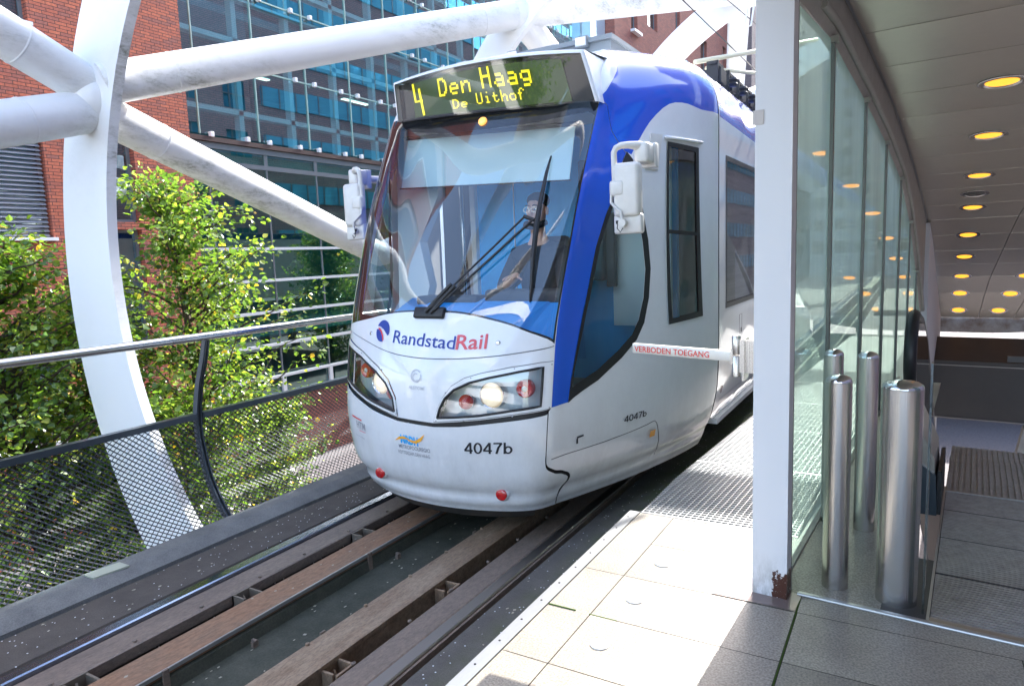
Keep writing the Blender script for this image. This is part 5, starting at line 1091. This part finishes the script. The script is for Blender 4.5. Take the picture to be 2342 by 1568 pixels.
# tubes of the same lattice overhead and behind the viewpoint, seen in the windshield
def tubeC(P,r,g=.5):
    A=MB(); Q=smooth([tuple(p) for p in P]) if False else P; pts=[]
    for i in range(len(P)-1):
        p0,p1,p2,p3=[Vector(P[k]) for k in (max(i-1,0),i,i+1,min(i+2,len(P)-1))]
        for q in range(8):
            t=q/8; pts.append(.5*((2*p1)+(-p0+p2)*t+(2*p0-5*p1+4*p2-p3)*t*t+(-p0+3*p1-3*p2+p3)*t**3))
    pts.append(Vector(P[-1])); A.tube(pts,r,24); o=A.build('lattice_tube',MT['steelw'],angle=40); add_grime(o,lambda co:g); adopt(LT,o)
tubeC([(-5.05,3.62,4.5),(-4.4,2.95,4.85),(-3.4,2.72,5.1),(-1.8,2.45,5.2),(-.7,2.3,5.1)],.10)
tubeL((-5.6,-2.7,4.9),(-2.6,.3,5.4),r=.12); tubeL((-3.4,-.35,5.25),(-.75,.75,5.1),r=.11); tubeL((-2.6,-6.0,5),(-.8,-3.2,4.8),r=.12)
tubeL((-6.10,-1.9,5.5),(-3.2,3.65,5.35),r=.178); tubeL((-3.2,3.65,5.35),(-1.3,8.0,5.35),r=.178)
# node welds
for (c_,r_) in ((N1,.20),(N2_,.205),(N3,.2)):
    A=MB(); A.lathe([(.001,-r_)]+[(r_*math.cos(q),r_*math.sin(q)) for q in np.linspace(-1.4,1.4,12)]+[(.001,r_)],c=c_,n=24); o=A.build('node_casting',MT['steelw'],smooth=True); add_grime(o,lambda co:.1); adopt(LT,o)
# ------------------------------------------------------------ buildings
BK=empty('brick_building',(-14.0,4,GZ),'red brick building with louvred window left of the glass facade','building')
def wall_with_holes(x,y0,y1,z0,z1,holes,depth,m,root,name='brick_wall'):
    """front face on plane x facing +X, openings with reveals"""
    ysv=sorted(set([y0,y1]+[h[0] for h in holes]+[h[1] for h in holes])); zsv=sorted(set([z0,z1]+[h[2] for h in holes]+[h[3] for h in holes])); a=MB()
    for i in range(len(ysv)-1):
        for j in range(len(zsv)-1):
            cy,cz=(ysv[i]+ysv[i+1])/2,(zsv[j]+zsv[j+1])/2
            if any(h[0]<cy<h[1] and h[2]<cz<h[3] for h in holes): continue
            a.add([(x,ysv[i],zsv[j]),(x,ysv[i+1],zsv[j]),(x,ysv[i+1],zsv[j+1]),(x,ysv[i],zsv[j+1])],[(0,1,2,3)])
    for h in holes:
        A,B,Cc,D=(h[0],h[2]),(h[1],h[2]),(h[1],h[3]),(h[0],h[3])
        for p,q in((A,B),(B,Cc),(Cc,D),(D,A)): a.add([(x,p[0],p[1]),(x,q[0],q[1]),(x-depth,q[0],q[1]),(x-depth,p[0],p[1])],[(0,1,2,3)])
    a.add([(x,y1,z0),(x-12,y1,z0),(x-12,y1,z1),(x,y1,z1)],[(0,1,2,3)]); a.add([(x,y0,z0),(x-12,y0,z0),(x-12,y0,z1),(x,y0,z1)],[(0,1,2,3)])
    return part(a,name,m,root)
wh=[]
for y1 in (6.95,1.2):
    for z0 in (2.13,5.98,9.8,13.6,-1.7): wh.append((y1-2.6,y1,z0,z0+2.05))
nh=[(7.95,8.68,z0,z0+2.3) for z0 in (.0,2.45,5.2,9.0,13)]
wall_with_holes(-14.0,-1.6,10.02,GZ,22,wh+nh,.22,MT['brick'],BK)
def window(y0,y1,z0,z1,x,root,blinds=False,frame='framegrey'):
    a=MB(); f=.06
    a.box((x-.05,y0,z0),(x,y0+f,z1)); a.box((x-.05,y1-f,z0),(x,y1,z1)); a.box((x-.05,y0+f,z0),(x,y1-f,z0+f)); a.box((x-.05,y0+f,z1-f),(x,y1-f,z1)); w_=part(a,'window',MT[frame],root)
    a=MB(); a.add([(x-.03,y0+f,z0+f),(x-.03,y1-f,z0+f),(x-.03,y1-f,z1-f),(x-.03,y0+f,z1-f)],[(0,1,2,3)]); g_=a.build('window_pane',MT['winglass']); g_.parent=w_
    a=MB(); a.add([(x-1.2,y0-.6,z0-.6),(x-1.2,y1+.6,z0-.6),(x-1.2,y1+.6,z1+.6),(x-1.2,y0-.6,z1+.6)],[(0,1,2,3)]); g_=a.build('window_interior',MT['teal']); g_.parent=w_
    if blinds:
        a=MB(); n=int((z1-z0-.12)/.082)
        for i in range(n):
            z=z0+.08+i*.082; a.box((x+.03,y0+.03,z),(x+.10,y1-.03,z+.006),T=lambda p,z=z:(p[0],p[1],p[2]-(p[0]-x-.03)*.75))
        g_=a.build('louvre_blind',MT['blindslat']); g_.parent=w_
for h in wh: window(*h,-14.16,BK,blinds=(h[2]==2.13))
for h in nh: window(*h,-14.16,BK)
a=MB()
for h in wh: a.box((-14.14,h[0]-.05,h[2]-.06),(-13.90,h[1]+.03,h[2]+.0))
part(a,'window_sills',MT['clamp'],BK)
# glass building
GB=empty('glass_building',(-14.4,20,GZ),'tall glass fronted office block with white clamp fittings','building')
gy0,gy1=9.9,32.2; P0=10.56; pitch=1.70; zr=4.55; zp=1.745
ymul=[P0+pitch*i for i in range(-0,13)]; zrow=[zr+zp*i for i in range(0,9)]
ye=[gy0]+ymul+[gy1]
for j in range(len(zrow)-1):
    for i in range(len(ye)-1):
        if ye[i+1]-ye[i]<.1: continue
        a=MB(); g=.012; tl=random.uniform(-.006,.006); tv=random.uniform(-.006,.006)
        a.add([(-14.4+tl,ye[i]+g,zrow[j]+g),(-14.4-tl,ye[i+1]-g,zrow[j]+g),(-14.4-tl+tv,ye[i+1]-g,zrow[j+1]-g),(-14.4+tl+tv,ye[i]+g,zrow[j+1]-g)],[(0,1,2,3)]); part(a,'glass_panel',MT['fglass'],GB)
a=MB()
for y in ymul: a.box((-14.405,y-.016,zr),(-14.37,y+.016,zrow[-1]))
for z in zrow[1:]: a.box((-14.41,gy0,z-.018),(-14.38,gy1,z+.018))
part(a,'panel_gaskets',MT.setdefault('gask',mat('pale_green_gasket',(.30,.46,.40),.5)),GB)
a=MB()
for z in zrow:
    for y in ymul:
        for dy in (-.42,.26):
            if y<22 and z<9.5:
                b_=MB(); b_.rbox((-14.38,y+dy-.05,z-.055),(-14.27,y+dy+.05,z+.065),.012,seg=1); part(b_,'glass_clamp',MT['clamp'],GB)
            else: a.rbox((-14.38,y+dy-.05,z-.055),(-14.27,y+dy+.05,z+.065),.012,seg=1)
part(a,'glass_clamps',MT['clamp'],GB)['kind']='stuff'
a=MB()
for y in ymul: a.box((-15.0,y-.22,zr-.2),(-14.8,y-.08,zrow[-1]))
for z in zrow[:-1]: a.box((-15.05,gy0,z+.68),(-14.8,gy1,z+.80)); 
for z in zrow[::2]: a.box((-14.95,gy0,z-.03),(-14.72,gy1,z+.03))
part(a,'inner_steel_frame',MT['palesteel'],GB)
a=MB()
for z in zrow[::2]: a.box((-22,gy0,z-.25),(-15.3,gy1,z-.05))
a.box((-22.2,gy0,GZ),(-22,gy1,zrow[-1])); a.box((-22,gy0,GZ),(-14.45,gy0+.1,22)); part(a,'floors',MT['teal'],GB)
a=MB()
for z in zrow[2:3]:
    for i in range(0,9,2): a.box((-17.0,gy0+.8+i*2.5,z-.29),(-16.9,gy0+2.2+i*2.5,z-.26)); a.box((-19.5,gy0+.8+i*2.5,z-.29),(-19.3,gy0+2.2+i*2.5,z-.26))
for z in (3.84,):
    for i in range(0,9,4): a.box((-16.5,gy0+.8+i*2.5,z-.03),(-16.3,gy0+2.4+i*2.5,z)); a.box((-16.5,gy0+.8+i*2.5,-.46),(-16.3,gy0+2.4+i*2.5,-.43))
part(a,'ceiling_tube_lights',mat('office_tube_light',(1,1,.9),.5,emit=(1,.97,.82,.5)),GB)
# fascia, grey clerestory and lower curtain wall
a=MB(); a.box((-14.5,gy0,zr-.16),(-14.30,gy1,zr-.05)); part(a,'fascia',MT['fascia'],GB)
a=MB(); a.box((-14.46,gy0,4.24),(-14.36,gy1,4.38)); a.box((-14.46,gy0,3.86),(-14.36,gy1,3.97))
yl=[9.0+1.70*i for i in range(14)]
for y in yl[::1]: 
    if y>gy0: a.box((-14.46,y-.05,3.97),(-14.38,y+.05,4.24))
part(a,'clerestory_frame',MT['framegrey'],GB)
zl=[3.86,1.88,1.07,.25,-.60,-1.45]
a=MB()
for z in zl[1:]: a.box((-14.42,gy0,z-.035),(-14.33,gy1,z+.035))
a.box((-14.42,gy0,-1.95),(-14.33,gy1,-1.88)); part(a,'transoms',MT['alu'],GB)
a=MB()
for y in yl:
    if y>gy0: a.box((-14.41,y-.02,-1.9),(-14.375,y+.02,3.86)); 
part(a,'lower_mullions',MT['framegrey'],GB)
for y in yl:
    if y>gy0: a=MB(); a.box((-14.40,y-.06,-1.9),(-14.33,y+.06,-1.48)); part(a,'base_post',MT['alu'],GB)
zz_=[3.97+.27]+zl
for j in range(len(zl)-1):
    for i in range(len(yl)-1):
        if yl[i+1]<gy0: continue
        tl=random.uniform(-.005,.005); a=MB(); a.add([(-14.4+tl,max(yl[i],gy0),zl[j+1]),(-14.4-tl,yl[i+1],zl[j+1]),(-14.4-tl,yl[i+1],zl[j]),(-14.4+tl,max(yl[i],gy0),zl[j])],[(0,1,2,3)]); part(a,'lower_pane',MT['lowglass'],GB)
a=MB(); a.add([(-14.41,gy0,3.97),(-14.41,gy1,3.97),(-14.41,gy1,4.24),(-14.41,gy0,4.24)],[(0,1,2,3)]); a.add([(-14.41,gy0,-1.9),(-14.41,gy1,-1.9),(-14.41,gy1,-1.45),(-14.41,gy0,-1.45)],[(0,1,2,3)]); part(a,'clerestory_pane',MT['lowglass'],GB)
a=MB(); a.box((-22,gy0,3.88),(-14.5,gy1,4.2)); a.box((-22,gy0,-.4),(-14.8,gy1,-.2)); part(a,'lower_floors',MT['tealdark'],GB)
a=MB(); a.box((-14.5,gy0,GZ),(-14.42,gy1,-1.95)); part(a,'brick_plinth',MT['brickfar'],GB)
# projecting pale glass end and far brick blocks
a=MB(); a.box((-16,32.3,GZ),(-13.9,34.15,22)); PG=empty('stair_tower',(-15,33,GZ),'pale glass stair tower between the glass facade and the far red brick block','building'); part(a,'tower_wall',mat('pale_sky_glass',(.62,.74,.80),.12,.3),PG)
FB=empty('far_brick_building',(-13.4,45,GZ),'far red brick block with tall dark windows above the tram roof','building')
fh=[]
for k,y in enumerate((36.6,39.3,44.6,50.5,57)):
    for z0 in (3.5,8.2,13.2,18.2,23.2): fh.append((y,y+(1.0 if k%2==0 else 1.7),z0+(k%3)*.9,z0+(k%3)*.9+3.0))
wall_with_holes(-13.4,34.2,60,GZ,34,fh,.35,MT['brickfar'],FB)
for h in fh: window(*h,-13.6,FB)
a=MB()
for h in fh[::2]: a.box((-13.5,h[0]-.1,h[2]-.14),(-13.15,h[1]+.1,h[2]))
part(a,'window_sills',MT['clamp'],FB)
GBb=empty('grey_brick_building',(-10,80,GZ),'distant grey-brown brick building behind the white hoops','building')
gh=[(y,y+1.6,z,z+2.4) for y in (64,69,74,79,84,90) for z in (4,9,14,19,24,29)]
wall_with_holes(-12.0,61,110,GZ,44,gh,.3,MT['brickgrey'],GBb)
for h in gh[:30]: window(*h,-12.2,GBb)
# building across the street, on the right, mirrored in the glass facade
RB=empty('brick_building',(15,30,GZ),'long dark brick building across the street, mirrored in the glass facade','building')
a=MB(); T=lambda p:p
xr=15.0; hs=[(y,y+1.9,z,z+2.1) for y in np.arange(-20,36,4.2) for z in (-1.5,2.2,5.9,9.6,13.3)]
ysv=sorted(set([-24,37]+[round(h[i],3) for h in hs for i in(0,1)])); zsv=sorted(set([GZ,17.6]+[h[i] for h in hs for i in (2,3)]))
for i in range(len(ysv)-1):
    for j in range(len(zsv)-1):
        cy,cz=(ysv[i]+ysv[i+1])/2,(zsv[j]+zsv[j+1])/2
        if any(h[0]<cy<h[1] and h[2]<cz<h[3] for h in hs): continue
        a.add([(xr,ysv[i],zsv[j]),(xr,ysv[i+1],zsv[j]),(xr,ysv[i+1],zsv[j+1]),(xr,ysv[i],zsv[j+1])],[(0,1,2,3)])
a.box((xr+.3,-24,17.3),(xr+12,37,17.6)); a.box((xr+.02,-24,GZ),(xr+12,-23.9,17.3)); part(a,'brick_wall',MT['brickrefl'],RB)
a=MB(); a.add([(xr+.25,-24,GZ),(xr+.25,37,GZ),(xr+.25,37,17.3),(xr+.25,-24,17.3)],[(0,1,2,3)]); part(a,'window_band',mat('blue_window_glass',(.10,.42,.60),.06,.5),RB)
a=MB()
for h in hs: 
    for q in (.33,.66): y=h[0]+(h[1]-h[0])*q; a.box((xr+.1,y-.04,h[2]),(xr+.2,y+.04,h[3]))
    a.box((xr+.1,h[0],h[2]+1.0),(xr+.2,h[1],h[2]+1.08))
part(a,'window_bars',MT['framegrey'],RB)
RC=empty('brick_building',(15,60,GZ),'taller brick tower with continuous blue window bands, mirrored in the glass facade','building')
a=MB(); a.box((15.2,37.2,GZ),(27,100,46)); part(a,'brick_wall',MT['brickrefl'],RC)
a=MB()
for z in np.arange(-1,44,3.7): a.box((15.12,38,z),(15.3,99,z+1.5))
part(a,'window_band',mat('blue_band_glass',(.16,.60,.85),.08,.4),RC)
a=MB()
for z in np.arange(-1,44,3.7):
    for y in np.arange(38,99,1.7): a.box((15.06,y,z),(15.13,y+.10,z+1.5))
part(a,'window_bars',MT['framegrey'],RC)
# pale building behind the camera, mirrored faintly in the tram
a=MB(); a.box((-30,-46,GZ),(20,-40,5)); BB=empty('office_block',(-5,-43,GZ),'pale rendered office block down the line behind the viewpoint','building'); part(a,'block_wall',MT['frost'],BB)
a=MB()
for z in (-1,2): a.box((-29,-40.02,z),(19,-39.95,z+1.4))
part(a,'window_band',MT['gloss_black'],BB)
FD=empty('footbridge',(2.5,30,-.7),'flat concrete footbridge deck crossing the street beyond the canopy end','footbridge')  # unseen deck on piers, added only to shade the street patch
a=MB(); a.box((-1.0,23.6,-.78),(7,34.5,-.6)); part(a,'shade_deck_slab',MT['kerb'],FD)
a=MB(); a.box((6.2,29,GZ),(6.6,29.4,-.78)); a.box((6.2,31.4,GZ),(6.6,31.8,-.78)); part(a,'shade_deck_pier',MT['kerb'],FD)
# ------------------------------------------------------------ trees
def tree(name,x,y,ztop,zbot,R,nl,label,seed,leaf=.058,lean=(0,0),group='slender street trees beside the viaduct',per=15):
    rg_=random.Random(seed); nr=np.random.RandomState(seed); root=empty(name,(x,y,GZ),label,'tree',group)
    Hh=ztop-GZ; tk=MB(); cp=[Vector((x+lean[0]*q+.12*math.sin(q*5+seed),y+lean[1]*q+.1*math.cos(q*4+seed),GZ+Hh*q*.97)) for q in np.linspace(0,1,12)]
    tk.tube(cp,.1,10,rs=[.10*(1-.88*q)+.006 for q in np.linspace(0,1,12)])
    cen=[];dirs=[]
    br=MB()
    for i in range(nl):
        q=rg_.random()**.85; z=zbot+(ztop-zbot)*q*.96; k=(z-GZ)/Hh; b=cp[min(int(k*11/.97),10)].copy(); b.z=z
        env=R*(math.sin(min(1,(1-q)*1.15+.10)*math.pi*.5)**.8)*(.55+.45*min(1,q*3+.3))*rg_.uniform(.35,1.35)
        an=rg_.uniform(0,2*math.pi); d=Vector((math.cos(an),math.sin(an),rg_.uniform(.15,.75))).normalized()
        P=[b]; 
        m=6
        for s in range(1,m+1): P.append(b+d*env*s/m+Vector((rg_.gauss(0,.03),rg_.gauss(0,.03),.10*env*math.sin(s/m*2.2)+rg_.gauss(0,.02))))
        br.tube(P,.01,5,rs=[.016*(1-.8*s/m)+.002 for s in range(m+1)],cap=False)
        for s in range(1,m+1):
            for _ in range(per if s>1 else per//2):
                td=Vector((rg_.gauss(0,1),rg_.gauss(0,1),rg_.gauss(0,.6))).normalized(); L=rg_.uniform(.03,.20)*(.6+.5*R)
                cen.append(P[s]+td*L); dirs.append((td+Vector((0,0,-.45))+d*.5).normalized())
    part(tk,'trunk',MT['bark'],root,smooth=True); part(br,'branches',MT['bark'],root)
    n=len(cen); C_=np.array([tuple(c) for c in cen]); D=np.array([tuple(d) for d in dirs])
    up=nr.normal(size=(n,3))*.55+np.array([0,0,1.0]); sd_=np.cross(D,up); sd_/=np.linalg.norm(sd_,axis=1)[:,None]+1e-9; nn=np.cross(sd_,D)
    sc=leaf*nr.uniform(.5,1.5,size=(n,1)); 
    sh=[(0,0,0),(.42,.30,.10),(.48,.62,.14),(0,1.12,-.05),(-.48,.62,.14),(-.42,.30,.10)]
    vs=np.stack([C_+sd_*sc*a_+D*sc*b_+nn*sc*c_ for a_,b_,c_ in sh],1).reshape(-1,3)
    me=bpy.data.meshes.new('crown'); idx=np.arange(n)*6; f=np.stack([idx,idx+1,idx+2,idx+3],1); g=np.stack([idx,idx+3,idx+4,idx+5],1)
    me.from_pydata(vs.tolist(),[],np.concatenate([f,g]).tolist()); me.materials.append(MT['leaf'])
    at_=me.attributes.new('v','FLOAT','POINT'); val=np.repeat(np.clip(nr.beta(1.5,2.2,size=n)+(nr.uniform(size=n)<.035)*.5,0,1),6); at_.data.foreach_set('value',val)
    o=bpy.data.objects.new('crown',me); COL.objects.link(o); adopt(root,o); return root
tree('broadleaf_tree',-8.6,5.75,2.75,-3.4,1.75,170,'slender tree behind the mesh, between the near white hoop and the glass facade',11)
tree('broadleaf_tree',-8.9,3.75,2.05,-3.3,1.7,150,'slender tree left of the near white hoop, in front of the louvred window',12)
tree('broadleaf_tree',-8.2,2.2,1.5,-3.5,1.5,110,'low leafy tree at the left edge behind the mesh',13)
tree('broadleaf_tree',-9.3,4.8,1.3,-3.4,1.5,120,'middle tree of the row, half hidden directly behind the near white hoop',21)
tree('broadleaf_tree',-7.9,4.7,-.2,-3.7,1.3,130,'low bushy tree behind the foot of the near hoop',14)
tree('broadleaf_tree',-9.6,7.9,-.9,-3.6,1.2,80,'low tree behind the railing just left of the tram',15)
tree('broadleaf_tree',-9.5,19,2.6,-2.5,2.0,110,'tree farther along the street, mirrored in the lower glass facade',16,leaf=.09)
tree('broadleaf_tree',-10.2,24,3.6,-2.5,2.2,110,'farther street tree mirrored beside the stair tower end',17,leaf=.1)
tree('broadleaf_tree',-8.5,-9.5,8.0,-1,2.6,220,'tall tree behind the viewpoint, mirrored in the destination board',18,leaf=.10,per=14)
tree('broadleaf_tree',-7,-24,8.5,-1,3.4,200,'tall tree down the line behind the viewpoint, mirrored in the destination board',19,leaf=.12,per=14)
tree('broadleaf_tree',10.0,26,7,-1,2.5,120,'street tree on the far side of the viaduct near the dark brick building',20,leaf=.12)
for i,(x0,x1,y,h,c) in enumerate(((-30,-4,150,40,'brickgrey'),(-4,16,125,30,'frost'),(16,60,140,44,'brickfar'),(60,110,120,30,'brickgrey'))):
    r_=empty('office_block',((x0+x1)/2,y,GZ),['grey brick office block closing the street far behind the lattice','pale office block straight down the line','red brick office block far off beyond the canopy','grey brick block at the far right end of the street'][i],'building')
    a=MB(); a.box((x0,y,GZ),(x1,y+20,h)); part(a,'block_wall',MT[c],r_)
    a=MB()
    for z in np.arange(0,h-3,3.6):
        for x in np.arange(x0+1.5,x1-2,3.2): a.box((x,y-.03,z),(x+1.6,y+.05,z+1.9))
    part(a,'windows',MT['gloss_black'],r_)
# ------------------------------------------------------------ wires
def wire(P,r,label,m='ink'):
    a=MB(); a.tube(P,r,6); o=a.build('overhead_wire',MT[m]); tag(o,label,'wire','overhead contact wires')
wire([(-2.9,4,5.55),(-2.615,9,4.573),(-2.2,14,4.2),(-1.2,30,4.1)],.009,'black wire sagging down from the top of the picture above the tram roof')
wire([(-2.64,-5,5.1),(-2.64,9,5.05),(-1.6,20,5.05)],.007,'thin contact wire high over the middle of the track')
a=MB(); a.tube([(-1.9,9.6,4.8),(-1.95,9.5,4.3),(-2.1,9.4,4.2)],.012,6); a.tube([(-1.82,9.6,4.8),(-1.88,9.5,4.25),(-2.1,9.4,4.2)],.012,6); tag(a.build('wire_dropper',MT['alu'],smooth=True),'grey looped cable hanging by the upper node','cable')
# ------------------------------------------------------------ driver
DR=empty('person',(-2.45,4.62,.9),'driver in dark uniform with glasses and beard seated behind the windshield','person')
def skin_body(name,nodes,edges,m,lev=2):
    me=bpy.data.meshes.new(name); me.from_pydata([n[0] for n in nodes],edges,[]); o=bpy.data.objects.new(name,me); COL.objects.link(o)
    o.modifiers.new('s','SKIN'); 
    for i,n in enumerate(nodes): 
        r=n[1] if isinstance(n[1],tuple) else (n[1],n[1]); me.skin_vertices[0].data[i].radius=r
    me.skin_vertices[0].data[0].use_root=True
    ss=o.modifiers.new('u','SUBSURF'); ss.levels=lev; ss.render_levels=lev
    dg=bpy.context.evaluated_depsgraph_get(); m2=bpy.data.meshes.new_from_object(o.evaluated_get(dg)); bpy.data.objects.remove(o)
    m2.materials.clear(); m2.materials.append(m); m2.polygons.foreach_set('use_smooth',[True]*len(m2.polygons)); m2.name=name
    o=bpy.data.objects.new(name,m2); COL.objects.link(o); return o
X0,YD=-2.46,4.66
def finger(nodes,edges,root,base,d,L,r):
    b=Vector(base); d=Vector(d).normalized(); prev=root
    for k,(q,dr) in enumerate(((.0,0),(.4,-.15),(.75,-.45),(1.0,-.8))):
        nodes.append((tuple(b+d*L*q+Vector((0,0,dr*L*.5))),r*(1-.12*k))); edges.append((prev,len(nodes)-1)); prev=len(nodes)-1
nodes=[((X0,YD,.95),(.15,.11)),((X0,YD+.01,1.15),(.14,.10)),((X0,YD,1.36),(.13,.08)),((X0,YD-.01,1.50),(.055,.05)),((X0,YD-.02,1.60),(.055,.055)),((X0,YD-.03,1.67),(.062,.066)),((X0,YD-.04,1.755),(.074,.09)),((X0,YD-.03,1.84),(.075,.09)),((X0,YD-.02,1.895),(.05,.06))]
edges=[(i,i+1) for i in range(8)]
for sg_,hand in ((-1,(-2.47,4.24,1.30)),(1,(-1.98,4.22,1.28))):
    n0=len(nodes); sh_=(X0+sg_*.19,YD,1.46); el=(X0+sg_*.27-.02,YD-.10,1.20); wr=Vector(hand)+Vector((0,.07,.02))
    nodes+=[(sh_,.045),(el,.04),(tuple(Vector(el).lerp(wr,.5)),.042),(tuple(wr),.028),(tuple(Vector(hand)+Vector((0,.02,.01))),(.042,.02))]; edges+=[(3,n0),(n0,n0+1),(n0+1,n0+2),(n0+2,n0+3),(n0+3,n0+4)]
    for k in range(4): finger(nodes,edges,n0+4,Vector(hand)+Vector((-.030+.02*k,-.01,.01)),(-.15+.1*k,-1,.05),(.065,.075,.07,.055)[k],.009)
    finger(nodes,edges,n0+4,Vector(hand)+Vector((-sg_*.035,.02,.005)),(-sg_*1,-.5,0),.05,.011)
body=skin_body('body',nodes,edges,MT['skin']); adopt(DR,body)
nodes=[((X0,YD,.93),(.17,.13)),((X0,YD+.01,1.15),(.165,.125)),((X0,YD,1.38),(.20,.125)),((X0,YD-.005,1.50),(.15,.11)),((X0,YD-.015,1.575),(.078,.074))]; edges=[(0,1),(1,2),(2,3),(3,4)]
for sg_,hand in ((-1,(-2.47,4.24,1.30)),(1,(-1.98,4.22,1.28))):
    n0=len(nodes); wr=Vector(hand)+Vector((0,.12,.02)); nodes+=[((X0+sg_*.19,YD,1.46),.08),((X0+sg_*.27-.02,YD-.10,1.20),.062),(tuple(wr),.048)]; edges+=[(3,n0),(n0,n0+1),(n0+1,n0+2)]
sh2=skin_body('shirt',nodes,edges,MT['shirt']); adopt(DR,sh2)
def ell(name,c,r,m,root):
    bm=bmesh.new(); bmesh.ops.create_uvsphere(bm,u_segments=20,v_segments=14,radius=1)
    for v in bm.verts: v.co=Vector((c[0]+v.co.x*r[0],c[1]+v.co.y*r[1],c[2]+v.co.z*r[2]))
    me=bpy.data.meshes.new(name); bm.to_mesh(me); bm.free(); me.materials.append(m); me.polygons.foreach_set('use_smooth',[True]*len(me.polygons)); o=bpy.data.objects.new(name,me); COL.objects.link(o); adopt(root,o); return o
hy=YD-.035
ell('hair',(X0,hy+.03,1.865),(.086,.095,.065),MT['hair'],DR)
a=MB()
for i in range(9):
    q=math.radians(200+i*17.5)
P=[(X0+.078*math.cos(q),hy-.01+.088*math.sin(q),1.70-.03*abs(math.sin(q))) for q in np.linspace(math.pi*1.02,math.pi*1.98,12)]
a.tube(P,.024,8); part(a,'beard',MT['hair'],DR,smooth=True)
for sx in(-1,1):
    ell('eye',(X0+sx*.030,hy-.088,1.795),(.013,.008,.008),MT['eye'],DR); ell('ear',(X0+sx*.08,hy+.01,1.785),(.012,.02,.032),MT['skin'],DR)
    ell('pupil',(X0+sx*.030,hy-.0955,1.795),(.005,.003,.005),MT['ink'],DR)
    a=MB(); a.tube([(X0+sx*.032+.025*math.cos(q),hy-.101,1.793+.019*math.sin(q)) for q in np.linspace(0,2*math.pi,15)],.0018,5); part(a,'glasses',MT['chrome'],DR)
    a=MB(); a.tube([(X0+sx*.012,hy-.09,1.823),(X0+sx*.03,hy-.093,1.828),(X0+sx*.05,hy-.086,1.822)],.004,6); part(a,'eyebrow',MT['hair'],DR)
a=MB(); a.tube([(X0,hy-.085,1.80),(X0,hy-.105,1.765),(X0,hy-.108,1.752)],.011,8,rs=[.007,.011,.013]); part(a,'nose',MT['skin'],DR,smooth=True)
ell('mouth',(X0,hy-.092,1.717),(.024,.008,.007),MT['lip'],DR)
